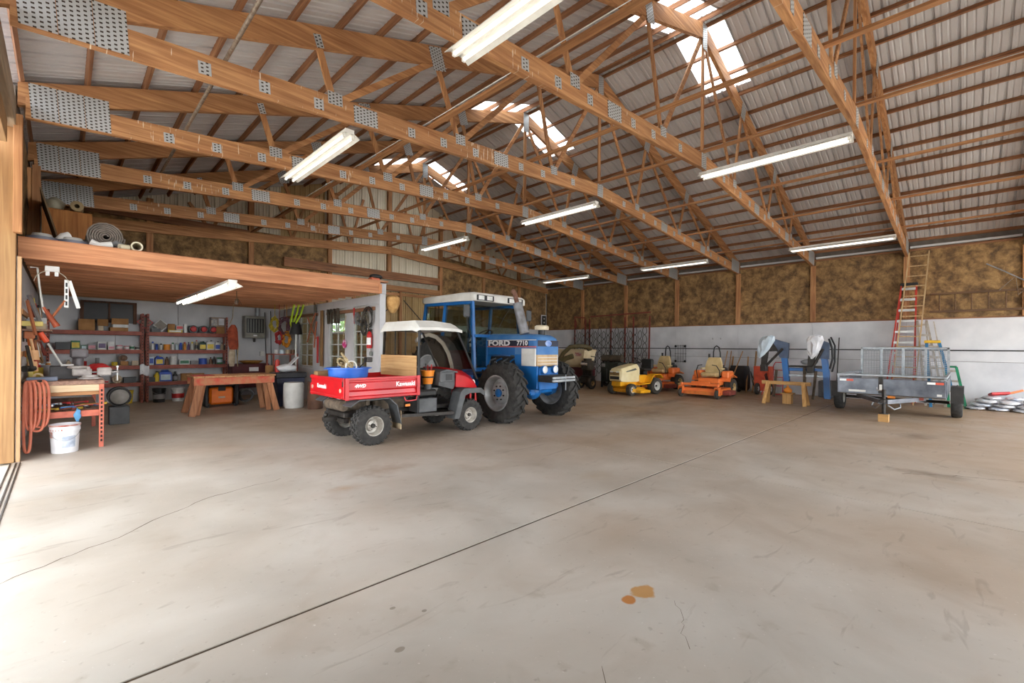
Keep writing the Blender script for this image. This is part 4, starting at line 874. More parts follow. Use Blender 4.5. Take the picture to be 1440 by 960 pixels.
def zero_turn(label, loc, rz):
    t = thing('zero_turn_mower', label, 'mower', loc, rz)
    for s in (-1, 1):
        wheel(t, 0, s*.58, .14, .1, .06, s, tyrem=small_tyre, rimm=grey_pl); wheel(t, -1.35, s*.5, .29, .27, .15, s, tyrem=small_tyre, rimm=beige)
        part('caster_fork', MB().box((-.1, s*.58-.07, .12), (.06, s*.58-.058, .34)).box((-.1, s*.58+.058, .12), (.06, s*.58+.07, .34)).box((-.1, s*.58-.07, .33), (.06, s*.58+.07, .36)).cyl((-.05, s*.58, .34), (-.05, s*.58, .46), .03, n=10), orange, t)
        part('front_arm', MB().beam((-.05, s*.58, .4), (-.75, s*.34, .42), .07, .07, ch=.008), orange, t)
        mb = MB(); pts = [(-.95, .5), (-1.05, .66), (-1.3, .7), (-1.6, .62)]
        for a, b in zip(pts, pts[1:]): mb.beam((a[0], s*.48, a[1]), (b[0], s*.48, b[1]), .3, .03)
        part('fender', mb, orange, t)
        part('control_lever', MB().tube([(-.78, s*.36, .58), (-.72, s*.38, .85), (-.66, s*.3, 1.02), (-.66, s*.16, 1.04)], .014, 7), black, t)
        part('armrest', MB().box((-1.28, s*.31-.04, .88), (-.95, s*.31+.04, .93), .015), beige, t)
    part('front_bar', MB().box((-.12, -.62, .38), (-.04, .62, .46), .01), orange, t)
    dk = part('mowing_deck', MB().prism([(-.04, .12), (-.12, .3), (-.9, .32), (-1.0, .12)], -.66, .66, 'xz'), orange, t)
    part('deck_lip', MB().box((-.06, -.67, .1), (-.02, .67, .2), .006), M('orange_worn', (232, 138, 60), (190, 90, 40), rough=.6), dk)
    part('discharge_chute', MB().box((-.7, .66, .12), (-.2, .9, .26), .02), rust_red, dk)
    for y in (-.36, .0, .36): part('spindle_pulley', MB().cyl((-.45, y, .31), (-.45, y, .38), .08, n=12), dark_steel, dk)
    part('foot_plate', MB().box((-.75, -.36, .4), (-.15, .36, .44), .01).box((-.2, -.3, .44), (-.12, .3, .52), .01), orange, t)
    part('body', MB().box((-1.55, -.34, .36), (-.75, .34, .6), .02), orange, t); part('fuel_tank', MB().box((-1.45, -.58, .6), (-.95, -.34, .84), .04), orange, t); part('fuel_tank', MB().box((-1.45, .34, .6), (-.95, .58, .84), .04), orange, t)
    part('engine', MB().box((-1.75, -.28, .55), (-1.4, .28, .95), .05).cyl((-1.6, 0, .95), (-1.6, 0, 1.02), .2, n=16), black, t)
    part('seat', MB().box((-1.2, -.27, .64), (-.75, .27, .78), .05), beige, t)
    part('seat_back', MB().loft([[V(-1.2-.1*k/4-.05, -w_, .72+.14*k), V(-1.2-.1*k/4+.05, -w_, .72+.14*k), V(-1.2-.1*k/4+.07, 0, .72+.14*k), V(-1.2-.1*k/4+.05, w_, .72+.14*k), V(-1.2-.1*k/4-.05, w_, .72+.14*k)] for k, w_ in enumerate((.25, .27, .27, .24, .18))]), beige, t)
    part('roll_bar', MB().tube([(-1.5, -.12, .6), (-1.5, -.12, 1.45), (-1.48, -.08, 1.62), (-1.46, 0, 1.68), (-1.46, .08, 1.62), (-1.46, .12, 1.45), (-1.42, .16, 1.1), (-1.4, .14, .9)], .022, 8), black, t)
    part('intake_pipe', MB().cyl((-1.5, -.26, .9), (-1.5, -.26, 1.4), .035, n=10), black, t)
    return t
zero_turn('orange zero-turn mower with beige seat, standing clear in front of the far wall', (14.45, 6.02, 0), PI)
zero_turn('orange zero-turn mower with beige seat, half hidden behind the yellow garden tractor', (15.55, 8.5, 0), PI-.12)

# ---------------------------------------------------------------- machines between tractor and garden tractor
sp = thing('leaf_vacuum', 'cream hopper on a maroon stand with thick olive hose, right behind the tractor', 'yard vacuum', (14.9, 11.3, 0))
part('hopper', MB().loft([[V(-.4*f, -.75*f, z), V(.4*f, -.75*f, z), V(.4*f, .75*f, z), V(-.4*f, .75*f, z)] for f, z in ((.78, .8), (.9, 1.0), (1, 1.42), (1.03, 1.43), (1.03, 1.5), (.95, 1.52))], smooth=False), M('hopper_cream', (226, 208, 172), (200, 178, 140), rough=.5, scale=3), sp)
part('badge', MB().box((-.365, -.62, 1.24), (-.4, -.3, 1.38)), M('badge_red', (170, 60, 50), (200, 190, 180), rough=.5, scale=20), sp)
part('base', MB().loft([[V(-.42, -.7, z), V(.42, -.7, z), V(.42, .7, z), V(-.42, .7, z)] if i else [V(-.3, -.55, z), V(.3, -.55, z), V(.3, .55, z), V(-.3, .55, z)] for i, z in ((0, .25), (1, .45), (1, .8))], smooth=False), maroon, sp)
for s in (-1, 1): wheel(sp, .1, s*.62, .2, .12, .1, s, tyrem=small_tyre)
part('stand_leg', MB().box((-.4, -.05, 0), (-.34, .05, .3)), maroon, sp)
part('hose', MB().tube([V(-.95, .2, .6), V(-1.0, .1, .95), V(-.95, -.15, 1.35), V(-.9, -.45, 1.6), V(-.75, -.75, 1.64), V(-.5, -.95, 1.62), V(-.2, -.9, 1.55), V(-.1, -.6, 1.5)], .085, 12), hose_olive, sp)
part('hose_neck', MB().tube([V(-1.0, .05, .9), V(-.95, -.25, 1.15), V(-.85, -.55, 1.25)], .1, 12), hose_olive, sp); part('blower', MB().cyl((-1.05, .2, .35), (-.8, .2, .35), .32, n=20).box((-1.0, .0, 0), (-.84, .4, .1)), dark_steel, sp)
eg = thing('walk_behind_engine', 'small dark engine-driven machine with pale hub, beside the cream hopper', 'engine', (14.4, 10.3, 0))
part('frame', MB().box((-.2, -.22, .2), (.2, .22, .5), .03).box((-.05, -.2, .5), (.05, .2, .7)), dark_steel, eg)
part('engine_body', MB().box((-.2, -.2, .7), (.2, .2, 1.08), .05).cyl((0, 0, 1.08), (0, 0, 1.16), .16, n=14), M('engine_brown', (70, 62, 50), (44, 38, 32), rough=.7, scale=12), eg)
part('muffler', MB().cyl((-.24, -.14, .95), (-.24, .12, .95), .06, n=12), chrome, eg)
part('handle', MB().tube([(.2, -.2, .9), (.1, -.28, 1.22), (-.15, -.26, 1.25)], .016, 6), black, eg)
for s in (-1, 1): wheel(eg, -.1, s*.26, .22, .12, .1, s, tyrem=small_tyre, rimm=beige)
hm = thing('pull_behind_sweeper', 'tall dark green-black boxy machine between the cream hopper and garden tractor', 'yard machine', (15.75, 10.0, 0))
part('box_body', MB().box((-.3, -.42, .22), (.35, .42, 1.0), .03), M('dark_green', (40, 48, 42), (26, 32, 28), rough=.6), hm)
part('top_roll', MB().cyl((-.1, -.45, 1.16), (-.1, .45, 1.16), .14, n=16), M('brown_roll', (88, 74, 58), (60, 50, 40), rough=.8), hm)
part('label_plate', MB().box((-.31, .2, .82), (-.3, .36, .95)), M('grey_label', (150, 150, 146)), hm)
part('leg', MB().box((-.3, -.4, 0), (-.22, -.34, .25)), black, hm); part('leg', MB().box((-.3, .34, 0), (-.22, .4, .25)), black, hm)
part('side_slat', MB().box((-.315, -.3, .3), (-.3, -.27, .75)), grey_pl, hm); part('side_slat', MB().box((-.315, -.1, .3), (-.3, -.07, .75)), grey_pl, hm); part('side_slat', MB().box((-.315, .1, .3), (-.3, .13, .75)), grey_pl, hm)
for s in (-1, 1): wheel(hm, .2, s*.5, .24, .12, .12, s, tyrem=small_tyre)
part('chimney', MB().cyl((.1, .2, 1.0), (.1, .2, 1.5), .05, n=10), black, hm)

# ---------------------------------------------------------------- chain harrow hung on the wall
h = thing('chain_harrow', 'rusty red chain harrow with diamond links hung up against the far wall', 'harrow', (18.15, 11.7, 0))
for y in (2.1, 1.49, 1.2, 0, -.76, -1.18, -1.94): part('frame_bar', MB().beam((0, y, .0), (.05, y+random.uniform(-.03, .03), 3.0), .05, .05, up=(1, 0, 0)), rust_red, h)
part('top_bar', MB().beam((.03, 2.12, 3.12), (.03, 1.5, 3.05), .05, .05), rust_red, h); part('top_bar', MB().beam((.03, 1.15, 3.1), (.03, -2.0, 3.16), .06, .05), rust_red, h)
part('draw_hook', MB().tube([(.03, 2.1, 2.4), (.03, 2.0, 2.8), (.02, 2.12, 3.12)], .025, 6), rust_red, h)
ch_m = M('chain_steel', (84, 78, 74), (52, 48, 46), rough=.6, metal=.4)
lk = MB().tube([(0, -.1, 0), (0, -.085, .09), (0, 0, .2), (0, .085, .09), (0, .1, 0), (0, .085, -.09), (0, 0, -.2), (0, -.085, -.09)], .015, 5, closed=True).mesh('chain_link', ch_m)
for i in range(17):
    for j in range(6):
        y = 2.0-.235*i; z = 2.36-.36*j-(.18 if i % 2 else 0)
        if z > .35: link('chain_link', lk, h, (-.035, y, z), (random.uniform(-.15, .15), random.uniform(-.1, .1), random.uniform(-.2, .2)))
# wire rack on the wall
rk = thing('wire_rack', 'small black wire rack hung on the white wall above the mowers', 'wire rack', (18.27, 8.37, 1.0))
for y in (-.22, -.11, 0, .11, .22): part('upright_wire', MB().cyl((-.02, y, 0), (-.02, y, .74), .007, n=6), black, rk)
for z in (.04, .37, .7): part('cross_wire', MB().cyl((-.03, -.25, z), (-.03, .25, z), .008, n=6), black, rk)
for y in (-.2, .2):
    for z in (.06, .68): part('knob', MB().ball((-.05, y, z), .05, 10, 6), black, rk)
# framed switch box by the far corner
sw = thing('framed_meter', 'small black panel in a white frame on the insulation by the far corner', 'switch panel', (18.0, YG-.16, 2.72))
part('frame', MB().box((-.2, 0, 0), (.2, .03, .58), .006), white_paint, sw); part('panel', MB().box((-.15, -.01, .05), (.15, 0, .53)), black, sw)
for z in (.18, .38): part('dial', MB().cyl((0, -.01, z), (0, -.025, z), .045, n=14), dusty_white, sw)

# ---------------------------------------------------------------- wheelbarrow, spades, carts
wbw = thing('wheelbarrow', 'black wheelbarrow tipped up against the white wall beside the orange mower', 'wheelbarrow', (17.55, 5.85, 0))
tr = [[V(.32-.22*z_, y*w_, .05+.92*z_) for y in (-1, -.9, -.5, 0, .5, .9, 1)]+[V(.32-.22*z_-dep, y*w_*.8, .05+.92*z_) for y in (.9, .4, 0, -.4, -.9)] for z_, w_, dep in ((0, .22, .1), (.12, .3, .3), (.5, .33, .4), (.85, .34, .34), (1, .32, .2))]
part('tray', MB().loft(tr), M('black_tray', (46, 46, 48), (30, 30, 32), rough=.5), wbw)
for s in (-1, 1): part('handle', MB().beam((-.1, s*.3, .02), (.2, s*.26, 1.3), .04, .04), wood('ash_handle', (196, 152, 104), (150, 108, 70), 'z'), wbw)
wheel(wbw, .1, .02, .18, .09, .09, -1, tyrem=small_tyre)
ash = MATS['ash_handle_z']
for k, (y, dy, l_) in enumerate(((6.54, .08, 'spade with pale handle leaning on the wall, leftmost behind the orange mower'), (6.3, -.02, 'dark-handled spade leaning on the wall just left of the wheelbarrow'), (5.68, .32, 'rake handle leaning across the front of the wheelbarrow'))):
    sh = thing('garden_spade', l_, 'spade', (17.75 if k < 2 else 17.05, y, 0))
    tp = V(.4, -dy if k < 2 else 0, 1.5); bt = V(.0, dy if k == 2 else 0, .25)
    part('shaft', MB().cyl(bt, tp, .019, n=8), ash, sh); dn = (bt-tp).normalized()
    part('blade', MB().obox(bt+dn*.12, dn, V(0, 1, 0), dn.cross(V(0, 1, 0)), .14, .09, .006), dark_steel, sh)
ct = thing('garden_cart', 'orange-red steel yard cart standing on end by the wall', 'cart', (17.35, 5.0, 0))
part('tub', MB().loft([[V(.3-.1*z_, -.28, .12+.86*z_), V(.3-.1*z_, .28, .12+.86*z_), V(-.05-.1*z_, .24, .12+.86*z_), V(-.05-.1*z_, -.24, .12+.86*z_)] for z_ in (0, .1, .5, 1)], smooth=False), M('cart_orange', (222, 88, 54), (190, 66, 40), rough=.5), ct)
part('handle', MB().tube([(-.1, .25, .5), (-.2, .3, .75), (-.25, .3, .8), (-.2, .26, .45), (-.12, .24, .3)], .018, 7), black, ct); part('handle', MB().tube([(-.1, -.2, .5), (-.22, -.18, .75), (-.28, -.16, .7), (-.2, -.2, .45)], .018, 7), black, ct)
wheel(ct, -.2, .1, .2, .09, .09, -1, tyrem=small_tyre); wheel(ct, .0, -.25, .2, .09, .09, -1, tyrem=small_tyre)
part('leg', MB().beam((-.25, -.05, 0), (-.1, -.18, .5), .03, .03), M('leg_red', (200, 90, 66)), ct)
solo('post_handle', MB().beam((17.7, 5.42, 0), (18.1, 5.42, 1.5), .045, .07), PINE['z'], 'pale wooden post leaning on the wall behind the orange cart', 'post')
ht = thing('hand_truck', 'red tubular hand truck behind the orange cart', 'hand truck', (17.7, 4.62, 0))
part('frame', MB().tube([(0, .16, .05), (.12, .16, 1.0), (.13, .1, 1.12), (.13, -.1, 1.12), (.12, -.16, 1.0), (0, -.16, .05)], .018, 8), red, ht)
for z in (.3, .6, .85): part('rung', MB().cyl((.02+.1*z, -.16, z), (.02+.1*z, .16, z), .012, n=6), red, ht)
part('toe_plate', MB().box((-.22, -.2, .01), (0, .2, .025)), red, ht)
for s in (-1, 1): wheel(ht, .1, s*.22, .12, .07, .06, s, tyrem=small_tyre)

# ---------------------------------------------------------------- detached front loader
ld = thing('front_loader', 'detached blue tractor loader frame with plastic bags over its arm ends', 'loader', (16.8, 3.55, 0))
steel_blue = M('dusty_loader', (92, 108, 132), (70, 82, 104), rough=.6, scale=5)
for s, ex, y in ((1, .66, .55), (-1, .42, -.55)):
    part('mast', MB().loft([[V(.0-.07, y+.1*q-.08, z), V(.0+.07, y+.1*q-.08, z), V(.0+.07, y+.1*q+.08, z), V(-.07, y+.1*q+.08, z)] for q, z in ((0, .05 if s < 0 else .42), (.3, .8), (.9, 1.35))], smooth=False), blue, ld)
    part('lift_arm', MB().prism([(y-.02, 1.28), (y-.04, 1.78), (y+ex*.75, 1.95), (y+ex, 1.78), (y+ex*.5, 1.6), (y+.2, 1.3)], -.09, .09, 'yz'), steel_blue, ld)
    part('arm_drop', MB().prism([(y+ex*.7, 1.9), (y+ex+.06, 1.7), (y+ex+.1, 1.0), (y+ex-.06, .9), (y+ex-.14, 1.5), (y+ex*.35, 1.52)], -.12, -.085, 'yz'), dark_steel, ld)
    part('cylinder', MB().cyl((-.14, y+ex-.05, 1.0), (-.14, y+.1, 1.6), .04, n=10), dark_steel, ld)
    part('bracket', MB().box((-.2, y+ex-.08, .84), (.06, y+ex+.1, 1.06), .015), dark_steel, ld)
    part('stand_leg', MB().beam((-.05, y+.3, .9), (-.2, y+.34, .02), .06, .05), mud, ld)
    yc = y+ex*.8
    bg_ = [[V(-.15+random.uniform(-.015, .015)+.11*w_*math.cos(a), yc-.06+(.055 if s > 0 else .02)*k+.24*w_*math.sin(a)*(1+.15*math.sin(5*a+k)), z+.03*math.sin(4*a+k)) for a in [2*PI*q/14 for q in range(14)]] for k, (z, w_) in enumerate(((2.01, .2), (1.98, .7), (1.86, .9), (1.72, .82), (1.56, .7), (1.42, .42), (1.3, .1)))]
    part('plastic_bag', MB().loft(bg_, smooth=False), bag_white if s < 0 else M('pale_bag', (214, 226, 234), (186, 202, 214), rough=.4, scale=5), ld)
part('hose_bundle', MB().tube([(-.25, -.62, 1.9), (-.1, -.68, 1.6), (-.15, -.7, 1.3), (-.3, -.66, 1.0)], .03, 8).tube([(-.2, -.66, 1.95), (.05, -.72, 1.7), (.05, -.72, 1.2), (-.1, -.68, .9)], .025, 8), black, ld)
part('cross_tube', MB().box((.0, -.5, .88), (.12, .5, .98), .01), blue, ld); part('cross_plate', MB().box((-.06, -.5, 1.0), (.2, .5, 1.06), .01), dark_steel, ld)
part('cross_bar', MB().box((-.04, -.5, .7), (.04, .5, .78), .01), galv, ld); part('stay', MB().box((-.06, .02, .2), (.02, .1, 1.0), .01), mud, ld)
solo('tarp_bundle', MB().ball((16.86, 3.5, 1.17), .2, 14, 8, sx=.6, sy=1.2, sz=.5, jit=.1), M('tarp_grey', (196, 202, 206), (150, 156, 160), rough=.6), 'crumpled pale plastic lying on the loader cross beam', 'plastic sheet')
solo('steel_box', MB().box((17.6, 2.85, .02), (18.1, 3.4, .56), .02), M('grey_box', (112, 112, 114), (86, 86, 88), rough=.7), 'grey steel box against the wall to the right of the loader', 'box')
solo('upright_rod', MB().cyl((16.75, 2.78, .0), (16.95, 2.74, 1.95), .015, n=6), dark_steel, 'thin dark rod standing beside the right loader arm', 'rod')
# ---------------------------------------------------------------- sawhorse with block
def sawhorse(label, loc, rz, L_, H, m, spread=.2, top=(.09, .1), lw=.09):
    t = thing('sawhorse', label, 'sawhorse', loc, rz)
    part('beam', MB().box((-L_/2, -top[0]/2, H-top[1]), (L_/2, top[0]/2, H), .004), m['x'], t)
    for sx in (-1, 1):
        for sy in (-1, 1):
            part('leg', MB().beam((sx*(L_/2-.17), sy*.05, H-.03), (sx*(L_/2-.1), sy*spread, .004), .038, lw, up=(1, 0, 0)), m['z'], t)
    return t
SH = {a: wood('sawhorse_pine', (214, 170, 108), (170, 124, 70), a) for a in 'xyz'}
sawhorse('low pale wooden sawhorse standing in front of the blue loader', (14.6, 3.6, 0), PI/2, 1.22, .66, SH)
solo('wood_block', MB().box((-.11, -.11, 0), (.11, .11, .28), .004).box((-.15, -.16, .28), (.15, .16, .31), .004), SH['z'], 'small wooden block stool under the pale sawhorse', 'block', (14.9, 3.62, 0))
solo('orange_flask', MB().lathe([(0, 0), (.09, .01), (.115, .06), (.1, .11), (.05, .15), (.03, .17), (.03, .22), (0, .22)], 18), M('flask_orange', (232, 150, 50), (206, 120, 34), rough=.4), 'round orange flask on the block under the sawhorse', 'flask', (14.9, 3.62, .31))

# ---------------------------------------------------------------- utility trailer (tongue points -x)
def tyre_plain(par, x, y, r, w_, s): return wheel(par, x, y, r, w_, r*.52, s, tyrem=rubber, rimm=dusty_white)
trl = thing('utility_trailer', 'grey steel utility trailer with raised mesh ramp and red-white reflector tape', 'trailer', (13.6, 1.25, 0))
tsteel = M('trailer_steel', (128, 132, 140), (78, 82, 90), rough=.36, metal=.55, scale=3.5)
hw = .96
fp = part('front_panel', MB().box((0, -hw, .52), (.04, hw, .89), .006), tsteel, trl)
for s in (-1, 1):
    part('side_panel', MB().box((.04, s*hw-.02, .52), (3.4, s*hw+.02, .89), .004), tsteel, trl)
    part('side_rail', MB().box((.0, s*hw-.025, .95), (3.4, s*hw+.025, .99), .004), galv, trl)
    for x in (.05, 1.1, 2.2, 3.3): part('rail_post', MB().box((x-.02, s*hw-.02, .88), (x+.02, s*hw+.02, .96)), galv, trl)
    part('mudguard', MB().tube([(.85, s*1.13, .5), (.95, s*1.13, .7), (1.15, s*1.13, .74), (1.4, s*1.13, .74), (1.6, s*1.13, .7), (1.68, s*1.13, .5)], .02, 6).box((.84, s*1.02, .36), (.87, s*1.24, .72)).box((.9, s*1.02, .7), (1.64, s*1.24, .73)), M('guard_black', (58, 56, 54), (40, 38, 36), rough=.6), trl)
    tyre_plain(trl, 1.25, s*1.12, .34, .2, s)
    for (a, b, m) in ((.86, .98, red),) : pass
part('front_rail', MB().box((-.01, -hw, .95), (.03, hw, .985), .004), galv, trl); part('bed', MB().box((.04, -hw, .5), (3.4, hw, .53)), mud, trl)
for y0, y1 in ((.66, .93), (-.93, -.66)):
    ym = (y0+y1)/2
    part('reflector_tape', MB().box((-.004, ym, .81), (.0, y1, .86)), white_let, fp); part('reflector_tape', MB().box((-.004, y0, .81), (.0, ym, .86)), M('tape_red', (226, 92, 66), rough=.4), fp)
part('data_plate', MB().box((-.004, .42, .56), (.0, .75, .61)), dusty_white, fp); part('data_plate', MB().box((-.004, -.9, .55), (.0, -.82, .6)), dusty_white, fp)
part('lock_box', MB().box((-.06, .1, .55), (.0, .18, .93), .006), dark_steel, trl); part('lock_box', MB().box((-.07, .11, .62), (-.058, .16, .76)), dusty_white, trl)
for y in (-.3, .3): part('tongue_beam', MB().beam((.3, y*2, .46), (-.95, y*.15, .44), .07, .09), tsteel, trl)
part('coupler', MB().box((-1.15, -.05, .42), (-.9, .05, .5), .015), dark_steel, trl)
jk = part('tongue_jack', MB().cyl((-.85, 0, .17), (-.85, 0, .7), .035, n=10).cyl((-.85, 0, .16), (-.85, 0, .18), .09, n=12), dark_steel, trl)
part('jack_handle', MB().tube([(-.85, 0, .68), (-.85, .12, .68), (-.85, .12, .74)], .01, 6), chrome, jk)
for s in (-1, 1): part('safety_chain', MB().tube([(-.3, s*.22, .44), (-.5, s*.25, .3), (-.65, s*.16, .26), (-.8, s*.06, .36)], .014, 6), galv, trl)
part('axle', MB().cyl((1.25, -1.0, .34), (1.25, 1.0, .34), .035, n=8), dark_steel, trl)
part('wiring_box', MB().box((.05, -.6, .44), (.15, -.45, .52)), rust_red, trl); part('marker_lamp', MB().box((.0, -.12, .45), (.03, .02, .5)), amber, trl)
rp = part('ramp_frame', MB().box((3.38, -hw, 1.6), (3.43, hw, 1.66), .006).box((3.38, -hw, .82), (3.43, hw, .87), .006).box((3.38, -hw, .82), (3.43, -hw+.05, 1.65)).box((3.38, hw-.05, .82), (3.43, hw, 1.65)), galv, trl)
for y in (-.48, 0, .48): part('ramp_stile', MB().box((3.375, y-.03, .84), (3.42, y+.03, 1.63), .004), galv, rp)
mesh_ = MB()
for k in range(14): mesh_.box((3.425, -hw+.03, .9+.052*k), (3.43, hw-.03, .91+.052*k))
for k in range(30): mesh_.box((3.425, -.93+.063*k, .86), (3.43, -.921+.063*k, 1.62))
part('ramp_mesh', mesh_, galv, rp, kind='stuff')
solo('support_block', MB().box((-.09, -.09, 0), (.09, .09, .165), .004), SH['y'], 'short wooden block under the trailer jack', 'block', (12.75, 1.25, 0))

# ---------------------------------------------------------------- ladders
def ladder(name, label, p0, p1, w0, w1, n, rail, rm, rungm, rr=.014, depth=(1, 0, 0)):
    """two rails from foot p0 to top p1, rungs across y"""
    t = thing(name, label, 'ladder', p0); p1 = Vector(p1)-Vector(p0)
    for s in (-1, 1): part('rail', MB().beam((0, s*w0/2, 0), (p1.x, p1.y+s*w1/2, p1.z), rail[0], rail[1], up=depth), rm, t)
    for k in range(n):
        q = (k+.6)/n; c = p1*q; hwid = (w0+(w1-w0)*q)/2
        part('rung', MB().beam((c.x, c.y-hwid, c.z), (c.x, c.y+hwid, c.z), rr*2, rr*1.6, up=(1, 0, 0)), rungm, t)
    return t
old_w = wood('old_ladder_wood', (204, 176, 132), (160, 128, 88), 'z')
ladder('extension_ladder', 'tall pale wooden ladder leaning past the girder on the far wall', (17.25, 1.3, 0), (17.98, .98, 4.5), .52, .44, 15, (.03, .05), old_w, old_w)
t = ladder('step_ladder', 'tall red fibreglass stepladder with black top, behind the pale ladder', (17.62, 1.4, 0), (18.0, 1.2, 3.55), .66, .34, 11, (.035, .07), M('ladder_red', (206, 62, 44), (180, 46, 32), rough=.45), M('alu_tread', (206, 206, 204), rough=.35, metal=.4), .035)
part('top_cap', MB().box((.32, -.4, 3.52), (.58, .0, 3.6), .012), black, t)
for s in (-1, 1): part('rear_rail', MB().beam((.6, s*.3-.05, 0), (.5, s*.16-.18, 3.5), .03, .05, up=(1, 0, 0)), M('ladder_red', (206, 62, 44)), t)
alu = M('worn_aluminium', (186, 178, 166), (150, 140, 128), rough=.45, metal=.35, scale=8)
t = ladder('step_ladder', 'worn aluminium stepladder folded against the wall, between red and blue ladders', (17.4, .58, 0), (17.85, .9, 2.45), .4, .2, 8, (.055, .07), alu, alu, .03)
for s in (-1, 1): part('rear_rail', MB().beam((.6, s*.16-.12, 0), (.55, s*.09+.16, 2.42), .03, .06, up=(1, 0, 0)), alu, t)
t = ladder('step_ladder', 'blue fibreglass stepladder with yellow top behind the trailer', (17.08, .4, 0), (17.3, .64, 1.8), .52, .26, 6, (.065, .07), M('ladder_blue', (52, 120, 160), (38, 98, 136), rough=.45), alu, .03)
part('top_cap', MB().box((.14, .08, 1.78), (.34, .42, 1.86), .015), M('cap_yellow', (240, 190, 40), rough=.4), t)
t = ladder('step_ladder', 'short green stepladder at the right, partly hidden by the trailer mudguard', (17.45, .14, 0), (17.6, .27, 1.12), .34, .2, 4, (.06, .06), M('ladder_green', (30, 140, 96), (22, 112, 78), rough=.45), alu, .028)
part('top_cap', MB().box((.07, .02, 1.1), (.23, .24, 1.15), .01), M('ladder_green', (30, 140, 96)), t)
rl = thing('wall_ladder', 'dark old ladder hung flat on the insulation at the right edge', 'ladder', (18.24, -1.6, 0))
for z in (2.72, 3.24): part('rail', MB().box((-.03, -.6, z-.03), (.0, 2.35, z+.03)), wood('dark_ladder', (120, 88, 58), (84, 58, 36), 'y'), rl)
for k in range(9): part('rung', MB().cyl((-.015, -.5+.33*k, 2.72), (-.015, -.5+.33*k, 3.24), .016, n=6), MATS['dark_ladder_y'], rl)
solo('bent_rod', MB().tube([(18.18, -.4, 4.0), (18.2, -.75, 3.75), (18.22, -1.2, 3.4)], .016, 6), galv, 'thin pale pipe hung slantwise on the insulation above the dark ladder', 'pipe')
solo('scrap_bracket', MB().tube([(18.2, -.65, 3.25), (18.2, -.95, 3.6), (18.2, -1.0, 3.1), (18.2, -1.4, 3.5)], .014, 6), M('old_pipe', (150, 138, 124)), 'bent steel strap hung over the dark ladder at the right edge', 'bracket')
# ---------------------------------------------------------------- pile of sacks
random.seed(11)
sack = MB().ball((0, 0, .045), .3, 22, 12, sx=.82, sy=.62, sz=.15, jit=.13).mesh('sack', bag_white)
blue_p = M('blue_print_bag', (232, 234, 240), (160, 176, 206), rough=.45, scale=9, lo=.25, hi=.5)
for row, (ny, nx, z) in enumerate(((4, 2, 0), (4, 2, .095), (3, 2, .19), (3, 1, .28))):
    for i in range(ny):
        for jx in range(nx):
            y = -.2-.43*i-.1*row+random.uniform(-.02, .02); x = 17.4+.5*jx+(.22 if nx == 1 else 0)+random.uniform(-.02, .02); bl = (i+row+jx) % 3 == 1
            o = link('sack', sack, None, (x, y, z), (random.uniform(-.05, .05), random.uniform(-.05, .05), random.uniform(-.3, .3)))
            if bl: o.data = o.data.copy(); o.data.materials[0] = blue_p
            tag(o, 'crumpled %s sack, %s %s of the right-hand pile, %s from the ladders' % ('blue-printed' if bl else 'white', ('bottom layer', 'second layer', 'third layer', 'top')[row], ('front', 'back')[jx], ('first', 'second', 'third', 'fourth')[i]), 'sack', 'pile of sacks')
rt = thing('floor_jack_box', 'red and orange tool packet lying on top of the white sacks', 'tool pack', (17.62, -.8, .42), 1.9, rot=(.25, .1, 1.9))
part('red_case', MB().box((-.02, -.1, 0), (.35, .12, .07), .015), M('case_red', (206, 40, 40), rough=.4), rt); part('orange_handle', MB().beam((0, 0, .03), (-.3, .02, .1), .08, .05, ch=.01), orange, rt); part('white_label', MB().box((.1, -.08, .07), (.3, .06, .073)), white_let, rt)
# ================================================================= workshop under the loft
random.seed(21)
CM = {}
def C(col, rough=.45):
    k = 'paint_%d_%d_%d' % col
    return M(k, col, tuple(v*.85 for v in col), rough=rough, scale=9)
cardb = M('cardboard', (176, 130, 82), (144, 102, 60), rough=.85, scale=5)
rackm = M('rack_red_brown', (168, 92, 74), (132, 66, 54), rough=.6, scale=7)
hole_m = M('slot_dark', (40, 24, 20), rough=.8)
NAMES = {(230, 230, 228): 'white', (40, 40, 42): 'black', (52, 88, 190): 'blue', (236, 150, 40): 'orange', (200, 40, 40): 'red', (240, 208, 50): 'yellow', (50, 120, 80): 'green', (120, 84, 56): 'brown', (150, 150, 152): 'grey', (206, 226, 236): 'pale blue', (226, 150, 160): 'pink', (140, 100, 60): 'tan', (88, 60, 110): 'purple', (30, 60, 50): 'dark green', (200, 180, 150): 'beige'}
W_, K_, B_, O_, R_, Y_, G_, N_, S_, PB, PK, TN, PU, DG, BE = list(NAMES)
